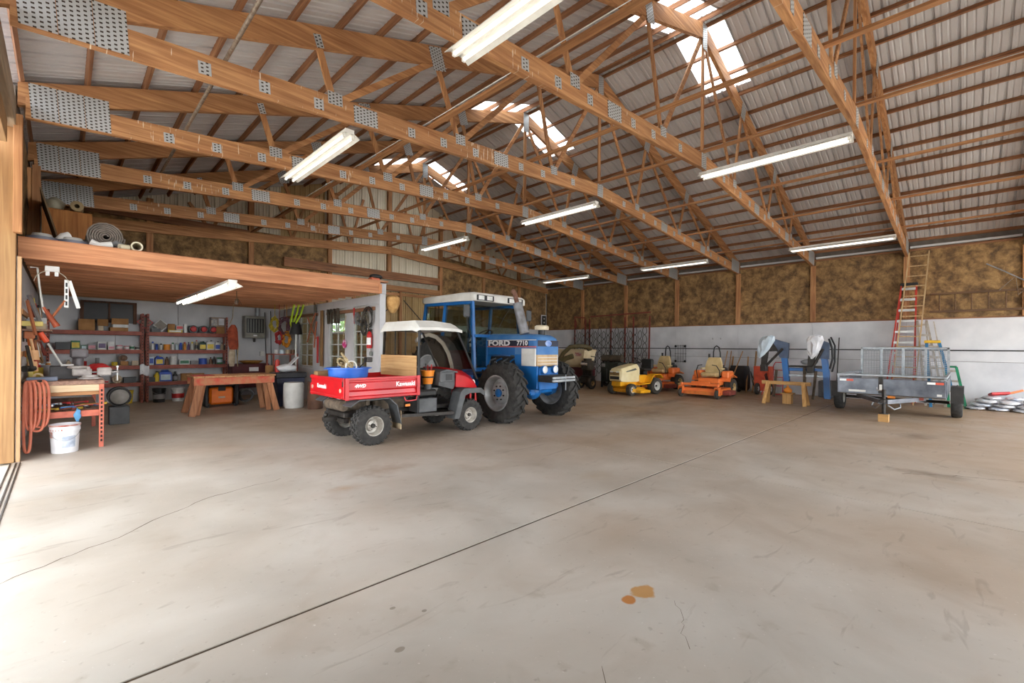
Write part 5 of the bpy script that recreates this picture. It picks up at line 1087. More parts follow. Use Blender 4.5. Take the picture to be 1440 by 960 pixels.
def item(kind, loc, col, sz, lab=None, cap=None, label='', cat='container', rz=0., group=None):
    """small container standing at loc: sz = (width, depth, height)"""
    w_, d_, h_ = sz; t = thing({'spray': 'spray_can', 'tin': 'paint_tin', 'jug': 'jug', 'box': 'carton', 'bottle': 'bottle', 'pail': 'bucket', 'spool': 'spool'}[kind], label, cat, loc, rz, group)
    r = w_/2; capm = C(cap or K_)
    if kind == 'spray':
        part('body', MB().lathe([(0, 0), (r, 0), (r, h_*.74), (r*.7, h_*.8)], 12), C(col), t); part('cap', MB().lathe([(r*.72, h_*.79), (r*.72, h_), (0, h_)], 12), capm, t)
    elif kind == 'tin':
        part('body', MB().lathe([(0, 0), (r, 0), (r, h_*.96), (r*1.03, h_*.97), (r*1.03, h_)], 16), C(col), t); part('lid', MB().lathe([(r*1.03, h_), (r*.85, h_), (r*.84, h_*.97), (0, h_*.97)], 16), capm, t)
        if lab: part('label', MB().lathe([(r*1.012, h_*.25), (r*1.012, h_*.75)], 16), C(lab), t)
    elif kind == 'pail':
        part('body', MB().lathe([(0, 0), (r*.88, 0), (r, h_*.9), (r*1.05, h_*.91), (r*1.05, h_)], 22), C(col), t); part('lid', MB().lathe([(r*1.06, h_*.97), (r*1.06, h_*1.01), (0, h_*1.01)], 22), capm, t)
        if lab: part('label', MB().lathe([(r*.955, h_*.25), (r*.985, h_*.58)], 22), C(lab), t)
        part('bail', MB().tube([(r*1.06*math.cos(a), -r*1.06*math.sin(a), h_*(.9-.3*math.sin(a))) for a in [PI*q/10 for q in range(11)]], .004, 5), galv, t)
    elif kind == 'bottle':
        part('body', MB().lathe([(0, 0), (r, .0), (r, h_*.6), (r*.45, h_*.78), (r*.4, h_*.9)], 12), C(col), t); part('cap', MB().lathe([(r*.46, h_*.88), (r*.46, h_), (0, h_)], 10), capm, t)
        if lab: part('label', MB().lathe([(r*1.02, h_*.12), (r*1.02, h_*.5)], 12), C(lab), t)
    elif kind == 'jug':
        part('body', MB().loft([[V(-w_/2*f, -d_/2*f, z*h_), V(w_/2*f, -d_/2*f, z*h_), V(w_/2*f, d_/2*f, z*h_), V(-w_/2*f, d_/2*f, z*h_)] for f, z in ((.92, 0), (1, .04), (1, .72), (.8, .84), (.4, .9))], smooth=False), C(col), t)
        part('cap', MB().cyl((w_*.12, 0, h_*.88), (w_*.12, 0, h_), w_*.14, n=10), capm, t)
        part('handle', MB().tube([(-w_*.35, 0, h_*.75), (-w_*.3, 0, h_*.95), (w_*.05, 0, h_*.95)], w_*.06, 6), C(col), t)
        if lab: part('label', MB().box((-w_*.4, -d_/2-.003, h_*.12), (w_*.4, -d_/2, h_*.6)), C(lab), t)
    elif kind == 'box':
        part('body', MB().box((-w_/2, -d_/2, 0), (w_/2, d_/2, h_), .003), cardb if col == TN else C(col), t)
        if lab: part('label', MB().box((-w_*.42, -d_/2-.002, h_*.2), (w_*.42, -d_/2, h_*.8)), C(lab), t)
    elif kind == 'spool':
        part('core', MB().cyl((0, -d_/2, r), (0, d_/2, r), r*.7, n=18), C(lab or R_), t)
        for s in (-1, 1): part('flange', MB().cyl((0, s*d_/2-.01, r), (0, s*d_/2+.01, r), r, n=22), C(col), t)
        part('hub', MB().lathe([(r*.72, -d_/2-.012), (r*.6, -d_/2-.05), (0, -d_/2-.07)], 18, (0, 0, r), 'y'), C(lab or R_), t)
    return t
ORD = ['first', 'second', 'third', 'fourth', 'fifth', 'sixth', 'seventh', 'eighth', 'ninth', 'tenth', 'eleventh', 'twelfth', 'thirteenth', 'fourteenth', 'fifteenth', 'sixteenth', 'seventeenth']
KN = {'spray': 'spray can', 'tin': 'paint tin', 'jug': 'plastic jug', 'box': 'carton', 'bottle': 'bottle', 'pail': 'bucket', 'spool': 'reel'}
def row(unit, lvl, z, items, y=15.5):
    for k, it in enumerate(items):
        kind, x, col, sz = it[:4]; lab = it[4] if len(it) > 4 else None; cap = it[5] if len(it) > 5 else None; dz = it[6] if len(it) > 6 else 0
        item(kind, (x, y+random.uniform(-.015, .015), z+.001+dz), col, sz, lab, cap, '%s %s, %s from left on the %s shelf of the %s rack' % ('cardboard' if col == TN and kind == 'box' else NAMES[col], KN[kind] if kind != 'box' else 'box', ORD[k], lvl, unit), KN[kind], random.uniform(-.1, .1) if kind != 'spool' else 0, 'goods on the %s rack' % unit)
LV = [.54, .99, 1.4, 1.88]
def rack(label, x0, x1):
    t = thing('storage_rack', label, 'shelving', (0, 0, 0)); mid = []
    for x in (x0, x1-.05):
        for y in (15.36, 15.68):
            p = part('post', MB().box((x, y, 0), (x+.05, y+.05, 2.36), .003), rackm, t)
            if y < 15.5:
                for k in range(28): mid.append((x+.025, .1+k*.08))
                for k in range(28): link('slot', SLOT, p, (x+.025, 15.358, .1+k*.08))
    for i, z in enumerate(LV):
        s = part('shelf_board', MB().box((x0, 15.38, z-.02), (x1, 15.72, z)), C(BE), t)
        part('shelf_beam', MB().box((x0+.05, 15.355, z-.1), (x1-.05, 15.385, z-.001), .004), rackm, s); part('shelf_beam', MB().box((x0+.05, 15.7, z-.1), (x1-.05, 15.73, z-.001), .004), rackm, s)
    return t
SLOT = MB().box((-.011, -.002, -.018), (.011, .001, .018)).mesh('slot', hole_m)
rack('rust-red steel storage rack against the workshop back wall, left one', -.28, 1.52)
rack('rust-red steel storage rack against the workshop back wall, right one', 1.58, 3.45)
row('right', 'second', LV[2], [('spray', 1.72, W_, (.06, .06, .22), None, B_), ('spray', 1.81, B_, (.06, .06, .2), None, W_), ('spray', 1.9, W_, (.06, .06, .17)), ('tin', 2.03, O_, (.15, .1, .15), None, O_), ('spray', 2.16, W_, (.07, .07, .2), None, G_), ('spray', 2.25, PB, (.07, .07, .19), None, W_), ('spray', 2.34, B_, (.07, .07, .2), None, B_), ('spray', 2.43, O_, (.065, .065, .22), None, R_), ('bottle', 2.52, PU, (.06, .06, .22)), ('spray', 2.61, W_, (.06, .06, .23), None, Y_), ('bottle', 2.71, BE, (.08, .08, .28), K_, R_), ('jug', 2.85, DG, (.17, .13, .25), Y_), ('jug', 3.04, W_, (.19, .13, .28), Y_), ('jug', 3.22, W_, (.13, .12, .25), B_), ('bottle', 3.33, BE, (.07, .07, .22)), ('spray', 3.4, K_, (.05, .05, .18), None, W_)])
row('right', 'top', LV[3], [('box', 1.78, K_, (.2, .2, .1)), ('box', 2.2, Y_, (.32, .2, .07), W_), ('box', 2.12, TN, (.16, .15, .16), None, None, .072), ('box', 2.31, W_, (.17, .15, .13), R_, None, .072), ('box', 2.44, W_, (.07, .16, .24)), ('spool', 2.62, K_, (.22, .14, .2), R_), ('spool', 2.87, K_, (.22, .14, .2), (130, 30, 44) if False else R_), ('spool', 3.1, K_, (.22, .14, .2), R_), ('box', 3.27, TN, (.2, .2, .2))])
row('right', 'third', LV[1], [('box', 1.7, PB, (.1, .12, .22), B_), ('jug', 1.86, B_, (.18, .13, .25), Y_, Y_), ('bottle', 2.03, N_, (.08, .08, .22)), ('tin', 2.18, W_, (.16, .14, .23)), ('box', 2.42, W_, (.24, .16, .14), G_), ('box', 2.65, S_, (.18, .14, .1)), ('tin', 2.86, B_, (.2, .18, .17)), ('bottle', 3.05, N_, (.08, .08, .2)), ('bottle', 3.14, K_, (.08, .08, .22)), ('tin', 3.28, G_, (.14, .13, .19), PB), ('box', 3.4, K_, (.1, .12, .1))])
row('right', 'bottom', LV[0], [('box', 1.7, K_, (.14, .2, .12)), ('bottle', 1.82, Y_, (.13, .12, .28)), ('jug', 2.0, B_, (.27, .16, .31), PB, B_), ('bottle', 2.22, K_, (.12, .12, .26), S_), ('box', 2.48, TN, (.26, .2, .2)), ('box', 2.76, TN, (.26, .2, .19))])
row('left', 'second', LV[2], [('box', .0, K_, (.26, .2, .18)), ('box', .22, G_, (.16, .16, .22), Y_), ('box', .37, G_, (.1, .1, .11), PB), ('box', .52, S_, (.15, .13, .13), PK), ('box', .7, W_, (.16, .14, .2), PU), ('box', .88, W_, (.13, .12, .1), PK), ('box', .88, W_, (.13, .12, .1), None, None, .102), ('tin', 1.04, PK, (.13, .12, .12), W_, W_), ('tin', 1.18, PK, (.11, .1, .1), W_, K_), ('tin', 1.29, W_, (.1, .1, .11), G_, R_), ('tin', 1.4, W_, (.1, .1, .09), K_, W_)])
row('left', 'top', LV[3], [('box', .42, TN, (.3, .22, .28)), ('box', .68, BE, (.1, .14, .12)), ('box', .72, TN, (.2, .2, .17), None, None, .121), ('box', 1.02, TN, (.36, .22, .09)), ('box', 1.05, W_, (.3, .2, .08), None, None, .092), ('box', 1.05, TN, (.33, .2, .15), None, None, .174)])
row('left', 'third', LV[1], [('bottle', .1, BE, (.09, .09, .16)), ('tin', .3, R_, (.26, .2, .12), None, R_), ('tin', .62, S_, (.08, .08, .2), None, S_), ('tin', .95, Y_, (.12, .1, .09), None, Y_), ('box', 1.14, TN, (.16, .14, .11)), ('spool', 1.12, N_, (.16, .1, .16), N_, None, .112), ('box', 1.36, BE, (.14, .12, .12))])
row('left', 'bottom', LV[0], [('box', .75, W_, (.2, .16, .08), R_), ('spool', 1.0, BE, (.2, .12, .18), BE), ('box', 1.25, K_, (.26, .2, .14))])
for x, col, sz, lab, cap, l in ((1.84, K_, (.29, .29, .37), S_, K_, 'black bucket on the floor under the right rack'), (2.25, W_, (.29, .29, .37), R_, W_, 'white bucket with red band on the floor under the right rack'), (1.18, Y_, (.3, .3, .33), None, Y_, 'dull yellow bucket on the floor under the left rack')): item('pail', (x, 15.25 if x > 1.5 else 15.5, .0), col, sz, lab, cap, l, 'bucket')
item('jug', (2.58, 15.25, 0), W_, (.14, .12, .28), None, W_, 'white plastic jug on the floor beside the red-banded bucket', 'jug')
for x, m, l, rz in ((1.56, C(R_), 'red-edged picture frame standing on its corner on top of the racks', .8), (1.9, C(W_), 'white picture frame standing on its corner on the right rack', .75)):
    f = thing('picture_frame', l, 'picture frame', (x, 15.6, LV[3]+.18 if x > 1.6 else 2.2)); z0 = LV[3]+.19 if x > 1.6 else 2.14
    f.location = (x, 15.55, z0); f.rotation_euler = (0, rz, 0)
    for a, b in (((-.13, -.01, -.12), (.13, .01, -.1)), ((-.13, -.01, .1), (.13, .01, .12)), ((-.13, -.01, -.1), (-.11, .01, .1)), ((.11, -.01, -.1), (.13, .01, .1))): part('frame_side', MB().box(a, b), m, f)
    part('backing', MB().box((-.11, 0, -.1), (.11, .005, .1)), C((120, 108, 92)), f)
pr = thing('printed_carton', 'printed carton on top of the cardboard box at the end of the right rack', 'carton', (3.21, 15.545, 2.084)); part('body', MB().box((-.17, -.11, 0), (.17, .11, .27), .004), C((150, 130, 110)), pr); part('print', MB().box((-.16, -.113, .03), (-.01, -.11, .22)), M('print_mix', (200, 190, 170), (60, 80, 120), scale=12), pr); part('print', MB().box((.02, -.113, .05), (.16, -.11, .24)), C((206, 206, 212)), pr)
dk = thing('dark_cabinet_frame', 'dark open window frame fixed to the back wall above the left rack', 'frame', (.85, 15.7, 2.1))
part('backing', MB().box((-.5, .02, 0), (.5, .05, .5)), C((34, 32, 34)), dk)
for a, b in (((-.55, -.02, -.02), (-.48, .05, .55)), ((.48, -.02, -.02), (.55, .05, .55)), ((-.48, -.02, .5), (.48, .05, .55)), ((-.02, -.02, 0), (.02, .02, .5))): part('frame_board', MB().box(a, b), wood('dark_trim', (110, 72, 46), (70, 44, 28), 'z'), dk)
# ---------------------------------------------------------------- heater, flue, cords on the back wall
hz = thing('wall_heater', 'grey gas wall heater with black louvres on the workshop back wall', 'heater', (4.2, 15.6, 1.77))
hb = part('casing', MB().box((-.28, -.16, 0), (.28, .16, .68), .015), M('heater_grey', (150, 148, 136), (120, 118, 108), rough=.5), hz)
part('louvre_recess', MB().box((-.24, -.165, .16), (.24, -.16, .6)), black, hb)
for k in range(6): part('louvre', MB().box((-.215+.075*k, -.175, .18), (-.18+.075*k, -.163, .58)), M('louvre_grey', (130, 130, 124)), hb)
part('flue', MB().cyl((.1, .0, .68), (.1, .0, .94), .07, n=14), galv, hz); part('badge', MB().box((-.05, -.166, .06), (.05, -.16, .1)), white_let, hz)
part('gas_valve', MB().box((-.03, -.1, -.12), (.03, -.04, 0), .008), dark_steel, hz)
for x, l, z0, z1 in ((3.75, 'black cable hanging down the wall left of the heater', .9, 1.8), (4.55, 'black cable hanging down the wall right of the heater', 1.0, 2.6), (4.72, 'thin dark pipe down the wall by the workshop corner', .4, 2.65)): solo('wall_cable', MB().tube([(x, 15.74, z1), (x+.02, 15.74, (z0+z1)/2), (x+.06, 15.74, z0)], .011, 6), black, l, 'cable')
solo('outlet_box', MB().box((4.42, 15.7, 1.22), (4.54, 15.76, 1.36), .006), dusty_white, 'white outlet box on the back wall under the heater', 'outlet')
ck = thing('bench_chest', 'maroon tool chest against the back wall under the heater', 'tool chest', (3.95, 15.1, .0))
part('body', MB().box((-.5, -.2, .3), (.5, .25, 1.0), .015), maroon, ck); part('label', MB().box((-.05, -.205, .78), (.2, -.2, .9)), white_let, ck)
for z in (.33, .56): part('drawer_line', MB().box((-.46, -.206, z), (.46, -.2, z+.2), .004), maroon, ck)
part('leg', MB().box((-.48, -.18, 0), (-.42, -.12, .3)), black, ck); part('leg', MB().box((.42, -.18, 0), (.48, -.12, .3)), black, ck); part('leg', MB().box((-.48, .15, 0), (-.42, .21, .3)), black, ck); part('leg', MB().box((.42, .15, 0), (.48, .21, .3)), black, ck)
solo('wicker_tray', MB().lathe([(0, 0), (.2, .0), (.32, .08), (.31, .09), (.19, .02), (0, .02)], 20), M('wicker', (204, 150, 70), (160, 110, 46), rough=.8, scale=20), 'shallow wicker tray on the maroon chest', 'tray', (4.0, 15.1, 1.002))
# hanging work clothes
cl = thing('hanging_overalls', 'rust-brown work clothes hanging from the loft at the end of the right rack', 'clothes', (3.4, 14.55, .92))
random.seed(3)
part('jacket', MB().loft([[V(.12*w_*math.cos(a)*(1+.15*math.sin(3*a+z*5)), .07*w_*math.sin(a), z) for a in [2*PI*k/14 for k in range(14)]] for z, w_ in ((.5, .8), (.62, 1), (.8, 1), (.98, 1.05), (1.1, .9), (1.2, .4))]), M('rust_cloth', (168, 78, 50), (120, 50, 32), rough=.9, scale=10, bump=.3), cl)
part('trousers', MB().loft([[V(-.03+.08*w_*math.cos(a)*(1+.2*math.sin(2*a+z*7)), .05*w_*math.sin(a), z) for a in [2*PI*k/12 for k in range(12)]] for z, w_ in ((.03, .7), (.2, .9), (.4, 1), (.55, .8))]), M('pale_cloth', (206, 190, 166), (160, 140, 116), rough=.9, scale=10, bump=.3), cl)
part('rope_strands', MB().tube([(.1, 0, 1.0), (.13, .02, .6), (.1, 0, .2), (.12, 0, .02)], .012, 6).tube([(-.1, 0, 1.2), (-.02, 0, 1.4), (0, 0, 1.78)], .008, 6), rope_m, cl)
solo('pendant_lamp_holder', MB().cyl((2.7, 11.3, 2.55), (2.7, 11.3, 2.735), .012, n=6).lathe([(0, 2.42), (.03, 2.44), (.04, 2.5), (.025, 2.56), (0, 2.57)], 12, (2.7, 11.3, 0)).tube([(2.7, 11.3, 2.6), (2.76, 11.28, 2.5), (2.8, 11.3, 2.44)], .005, 5), M('brass_dark', (150, 110, 70), (70, 50, 36), rough=.5), 'bare hanging lamp holder with loose wires under the loft', 'lamp')
# ---------------------------------------------------------------- red-topped trestle table on saw legs, vacuum
tb = thing('trestle_table', 'red-edged plank table on splayed timber legs in the middle of the workshop', 'table', (2.8, 12.05, 0))
pk = wood('worn_plank', (206, 158, 110), (160, 112, 74), 'y')
ed = M('worn_red_edge', (206, 84, 66), (196, 140, 100), rough=.7, scale=9)
for s in (-1, 1): part('apron', MB().box((-.8, s*.36-.02, .66), (.8, s*.36+.02, .82), .004), ed, tb)
for k in range(8): part('plank', MB().box((-.82+.206*k, -.4, .822), (-.82+.206*k+.2, .4, .86), .004), pk, tb)
part('worn_board', MB().box((-.8, -.4, .861), (-.42, .1, .875), .003), M('red_board', (190, 60, 48), (150, 50, 40), rough=.7, scale=9), tb)
lg = wood('trestle_leg', (196, 138, 98), (150, 98, 68), 'z')
for sx in (-1, 1):
    for sy in (-1, 1):
        part('leg', MB().beam((sx*.66, sy*.34, .8), (sx*.84, sy*.42, .003), .04, .13, up=(1, 0, 0)), lg, tb)
        part('leg_brace', MB().beam((sx*.6, sy*.3, .8), (sx*.72, sy*.24, .003), .04, .1, up=(1, 0, 0)), lg, tb)
vc = thing('shop_vacuum', 'orange and black boxy wet-dry vacuum under the trestle table', 'vacuum', (2.83, 13.35, 0))
part('tank', MB().box((-.26, -.22, .06), (.26, .22, .5), .05), M('vac_orange', (248, 128, 28), (232, 110, 18), rough=.35), vc); part('motor_head', MB().box((-.3, -.25, .49), (.3, .25, .6), .04), black, vc)
for s in (-1, 1): part('corner_bumper', MB().box((s*.33-.045, -.26, .03), (s*.33+.045, .26, .56), .02), black, vc)
part('carry_slot', MB().box((-.08, -.235, .4), (.08, -.218, .5), .006), black, vc); part('name_plate', MB().box((-.07, -.226, .22), (.07, -.22, .26)), C(BE), vc)
for sx in (-1, 1): part('wheel', MB().cyl((sx*.3, -.24, .04), (sx*.3, -.17, .04), .04, n=12), black, vc)
solo('vacuum_hose', MB().tube([(3.47+.16*math.cos(a*.5), 13.4+.05*a*.2, .22+.16*math.sin(a*.5)) for a in range(24)], .028, 8), grey_pl, 'coiled grey vacuum hose beside the orange vacuum', 'hose')
# ---------------------------------------------------------------- barrels and bins by the partition
def barrel(name, label, loc, prof, m, lidm=None, lid=None):
    t = thing(name, label, 'barrel', loc); part('body', MB().lathe(prof, 28), m, t)
    if lid: part('lid', MB().lathe(lid, 28), lidm, t)
    return t
barrel('plastic_drum', 'translucent white plastic drum standing beside the red vehicle tailgate', (4.1, 11.85, 0), [(0, 0), (.21, 0), (.235, .04), (.24, .3), (.235, .58), (.21, .63), (.0, .635)], M('drum_white', (226, 226, 222), (206, 206, 202), rough=.4))
barrel('fibre_drum', 'brown cylinder bin behind the tailgate of the red vehicle', (4.42, 11.3, 0), [(0, 0), (.17, 0), (.18, .02), (.18, .66), (.16, .67), (0, .67)], M('brown_bin', (112, 80, 62), (86, 60, 46), rough=.6))
bn = thing('storage_bin', 'dark blue-black plastic storage bin behind the white drum', 'bin', (4.15, 12.4, 0))
part('bin_body', MB().loft([[V(-.34*f, -.22*f, z), V(.34*f, -.22*f, z), V(.34*f, .22*f, z), V(-.34*f, .22*f, z)] for f, z in ((.86, 0), (1, .72))], smooth=False), M('bin_navy', (52, 58, 84), (36, 40, 60), rough=.5), bn); part('bin_lid', MB().box((-.38, -.26, .72), (.38, .26, .86), .02), M('bin_black', (46, 46, 50), (30, 30, 34), rough=.35), bn)
random.seed(9)
solo('paper_bag_heap', MB().ball((4.1, 12.38, .965), .2, 16, 10, sx=1.2, sy=.8, sz=.5, jit=.14), bag_white, 'crumpled white paper bag on the dark storage bin', 'paper bag')
solo('white_sheet', MB().obox(V(4.25, 12.35, 1.14), V(.7, 0, .7).normalized(), V(0, 1, 0), V(-.7, 0, .7).normalized(), .16, .12, .008), bag_white, 'white board tilted in the paper on the storage bin', 'board')
solo('red_can', MB().cyl((3.92, 12.5, .862), (3.92, 12.5, 1.16), .06, n=14).cyl((3.92, 12.5, 1.16), (3.92, 12.5, 1.19), .03, n=10), C((206, 70, 60)), 'red cylinder can on the dark storage bin', 'can')
cr = thing('corner_shelf', 'small brown shelf stand in the workshop corner', 'shelf stand', (4.55, 14.1, 0))
for z in (.5, .95, 1.28): part('shelf', MB().box((-.35, -.3, z), (.35, .3, z+.03)), rackm, cr)
for x in (-.34, .3):
    for y in (-.3, .26): part('post', MB().box((x, y, 0), (x+.04, y+.04, 1.3)), rackm, cr)
for k, (x, c, l) in enumerate(((-.2, W_, 'white'), (-.05, PB, 'pale blue'), (.1, BE, 'beige'), (.24, N_, 'brown'))): item('tin', (4.55+x, 13.95, 1.311), c, (.12, .12, .12), None, W_, '%s tin on top of the corner shelf stand' % l, 'tin')
solo('cardboard_tube', MB().cyl((4.0, 13.4, 0), (4.0, 13.4, 1.0), .1, n=18), cardb, 'brown cardboard tube standing by the corner shelf', 'tube')
# ---------------------------------------------------------------- things hung on the partition
def hang(name, mb, m, label, cat): return solo(name, mb, m, label, cat)
PX_ = 4.96
part('peg_rail', MB().box((PX_-.005, 9.4, 2.36), (PX_+.035, 12.0, 2.44), .003), wood('rail_wood', (150, 110, 84), (120, 80, 56), 'y'), wp)
part('peg_rail', MB().box((PX_-.005, 12.6, 2.38), (PX_+.035, 15.2, 2.46), .003), MATS['rail_wood_y'], wp)
fe = thing('fire_extinguisher', 'red fire extinguisher with white label on the partition end', 'fire extinguisher', (PX_-.04, 9.52, 1.5))
part('cylinder', MB().lathe([(0, 0), (.055, 0), (.06, .02), (.06, .3), (.04, .36), (.02, .38), (0, .38)], 18), M('ext_red', (206, 36, 40), (180, 26, 30), rough=.3), fe); part('label', MB().lathe([(.061, .08), (.061, .24)], 10, a0=2.2, a1=4.8), white_let, fe); part('valve', MB().box((-.02, -.03, .38), (.02, .05, .42), .005).box((-.012, -.1, .41), (.012, .02, .43)), dark_steel, fe); part('hose', MB().tube([(0, .04, .4), (0, .1, .34), (0, .09, .1)], .009, 6), black, fe)
solo('gauge_tag', MB().cyl((PX_+.02, 9.52, 1.38), (PX_-.02, 9.52, 1.38), .055, n=14).cyl((PX_, 9.52, 1.43), (PX_, 9.52, 1.49), .01, n=6), M('gauge_grey', (130, 134, 130)), 'small grey round gauge under the fire extinguisher', 'gauge')
for k in range(3):
    cy, cz, ry, rz_ = ((9.62, 2.2, .24, .26), (9.7, 2.05, .18, .3), (9.75, 1.97, .13, .2))[k]
    solo('hose_coil', MB().tube([(PX_-.03-.012*math.sin(i)-.015*k, cy+ry*math.cos(i*.42)*(1-.01*i), cz+rz_*math.sin(i*.42)*(1-.012*i)) for i in range(34)], .016, 7), M('hose_dark', (58, 56, 52), (36, 34, 32), rough=.6) if k != 1 else M('hose_grey', (110, 104, 92), (84, 78, 68), rough=.7), ['large dark hose coil hung above the fire extinguisher', 'grey hose coil hung within the dark hoses above the extinguisher', 'small dark hose loop lowest of the coils above the extinguisher'][k], 'hose')
for y, z, r, l in ((10.15, 2.2, .15, 'round bright steel disc hung left of the hose coils'), (9.98, 2.12, .1, 'smaller steel disc hung next to the hose coils')): solo('steel_disc', MB().lathe([(r*.45, -.008), (r, -.008), (r, .008), (r*.45, .008), (r*.45, -.008)], 24, (PX_-.03, y, z), 'x'), galv, l, 'disc')
solo('red_handle_tool', MB().cyl((PX_-.03, 10.32, 2.28), (PX_-.03, 10.32, 2.46), .02, n=8).cyl((PX_-.03, 10.32, 2.28), (PX_-.03, 10.3, 2.08), .01, n=6), C(R_), 'red-handled tool hung at the top of the partition', 'hand tool')
for k in range(4): solo('tool_holster', MB().beam((PX_-.04, 11.8-.2*k, 2.5), (PX_-.05, 11.72-.2*k, 2.12), .07, .05, ch=.01), M('leather_dark', (92, 80, 66), (56, 48, 40), rough=.8), ['dark leather tool sheath on the partition, leftmost of four', 'dark leather tool sheath on the partition, second of four', 'dark leather tool sheath on the partition, third of four', 'dark leather tool sheath on the partition, rightmost of four'][k], 'sheath', group='tool sheaths')
solo('pink_pouch', MB().ball((PX_-.01, 10.86, 1.6), .09, 12, 8, sx=.5, sy=1, sz=1.2, jit=.06), M('pink_cloth', (206, 60, 130), (230, 200, 220), rough=.7, scale=9, lo=.4, hi=.5), 'pink and white pouch hanging in front of the window', 'pouch')
solo('pouch_cord', MB().tube([(PX_-.05, 10.86, 1.68), (PX_-.05, 10.8, 1.95), (PX_-.03, 10.75, 2.3)], .008, 6), rope_m, 'cord holding the pink pouch', 'cord')
solo('wood_strip', MB().box((PX_-.04, 12.16, 1.0), (PX_-.01, 12.3, 2.5), .004), PINE['z'], 'tall pale wooden strip leaning on the partition left of the window', 'board')
ts = thing('hand_saw', 'steel crosscut saw blade hung upright on the partition', 'saw', (PX_-.03, 12.7, 1.9)); part('blade', MB().prism([(-.05, .0), (.05, .0), (.08, .8), (-.08, .8)], -.003, .003, 'yz'), galv, ts); part('handle', MB().box((-.012, -.07, .78), (.012, .07, .92), .01), TW['z'], ts)
for k, (a, b) in enumerate((((12.6, 2.45), (13.15, 1.65)), ((13.1, 2.35), (12.5, 1.75)), ((12.4, 2.2), (12.55, 1.5)))): solo('long_shears', MB().tube([(PX_-.05-.02*k, a[0], a[1]), (PX_-.06-.02*k, (a[0]+b[0])/2, (a[1]+b[1])/2+.03), (PX_-.05-.02*k, b[0], b[1])], .02, 7), wood('shear_handle', (190, 110, 74), (140, 78, 50), 'z'), ['long wooden shear handle slanting right across the partition', 'long wooden shear handle slanting left across the partition', 'short wooden shear handle hanging lowest on the partition'][k], 'garden shears', group='shear handles')
solo('spirit_level', MB().box((PX_-.05, 12.43, 1.08), (PX_-.02, 12.5, 1.8), .004), C((206, 50, 46)), 'red spirit level hung upright on the partition', 'spirit level')
hv = thing('safety_harness', 'fluorescent yellow-green harness straps hung from the loft in the workshop corner', 'harness', (4.8, 13.55, 1.9))
hi = M('hi_vis', (206, 236, 50), (180, 214, 30), rough=.6)
for k in range(3): part('strap', MB().tube([(.12-.1*k, -.06+.08*k, .83), (.06-.09*k, -.03+.08*k, .55), (-.06-.05*k, .02+.06*k, .3), (-.1, .1, 0)], .03, 5), hi, hv)
part('buckle', MB().box((-.16, .0, .22), (.04, .1, .32), .01), black, hv)
cx_, cy_ = 4.45, 14.1
for k, (u0, z, c, r) in enumerate(((-.12, 2.15, (206, 184, 56), .24), (-.02, 1.78, (176, 44, 46), .2), (.16, 1.72, (232, 156, 44), .24), (.06, 2.1, (104, 66, 78), .3))):
    nm = ('yellow', 'red', 'orange', 'dull purple')[k]
    pts = [(cx_+.7087*(u0+r*.5*math.cos(i*.55)*(1-.004*i))+.03*k*.7, cy_-.7056*(u0+r*.5*math.cos(i*.55)*(1-.004*i))+.05*math.sin(i*2.1)-.03*k, z+r*math.sin(i*.55)*(1-.006*i)) for i in range(60)]
    pts = [(p[0]+random.uniform(-.03, .03), p[1]+random.uniform(-.03, .03), z+(p[2]-z)*random.uniform(.72, 1.1)) for p in pts]
    top = max(p[2] for p in pts); tx, ty = cx_+.7087*u0+.03*k*.7, cy_-.7056*u0-.03*k
    solo('rope_bundle', MB().tube(pts, .022, 6).cyl((tx, ty, top), (tx, ty, 2.74), .008, n=5), M('rope_%d' % k, c, tuple(v*.7 for v in c), rough=.9, scale=20), '%s rope bundle hung from the loft in the workshop corner' % nm, 'rope')
lp = thing('shop_lamp', 'black lamp shade on a white pole in front of the workshop window', 'lamp', (4.6, 13.15, 0))
part('shade', MB().lathe([(.11, 2.14), (.17, 1.86), (.165, 1.86), (.105, 2.14), (0, 2.145)], 22), black, lp); part('pole', MB().cyl((0, 0, .03), (0, 0, 2.1), .025, n=10), dusty_white, lp); part('foot', MB().cyl((0, 0, 0), (0, 0, .035), .14, n=20), dusty_white, lp)
# ---------------------------------------------------------------- workbench at the left
wk = thing('workbench', 'workbench with worn top, slotted red steel leg and tool-filled shelf', 'workbench', (0, 0, 0))
bw = wood('bench_top', (176, 138, 118), (120, 92, 80), 'y')
part('bench_top', MB().box((-.42, 9.12, .94), (.45, 11.6, 1.0), .006), bw, wk); part('bench_apron', MB().box((-.4, 9.14, .84), (.4, 9.18, .938), .004), wood('apron_pale', (226, 204, 172), (196, 168, 134), 'x'), wk); part('bench_rail', MB().box((-.4, 9.2, .78), (.4, 9.24, .835), .004), TW['x'], wk)
leg_red = M('bench_leg_red', (206, 112, 88), (176, 88, 68), rough=.55, scale=8)
for x, y in ((.39, 9.12), (.39, 11.5), (-.4, 11.5)):
    p = part('leg', MB().box((x, y, 0), (x+.055, y+.055, .94), .003), leg_red, wk)
    if y < 10:
        for k in range(13): link('slot', SLOT, p, (x+.028, y-.001, .1+.062*k))
sh = part('shelf_beam', MB().box((-.4, 9.13, .47), (.39, 9.17, .56), .004), leg_red, wk); part('shelf_board', MB().box((-.4, 9.17, .53), (.4, 11.5, .556)), bw, wk)
random.seed(17)
TC = [galv, dark_steel, M('tool_red', (190, 40, 40)), chrome, rust_red, M('tool_blue', (60, 110, 170)), M('tool_yel', (220, 180, 60))]
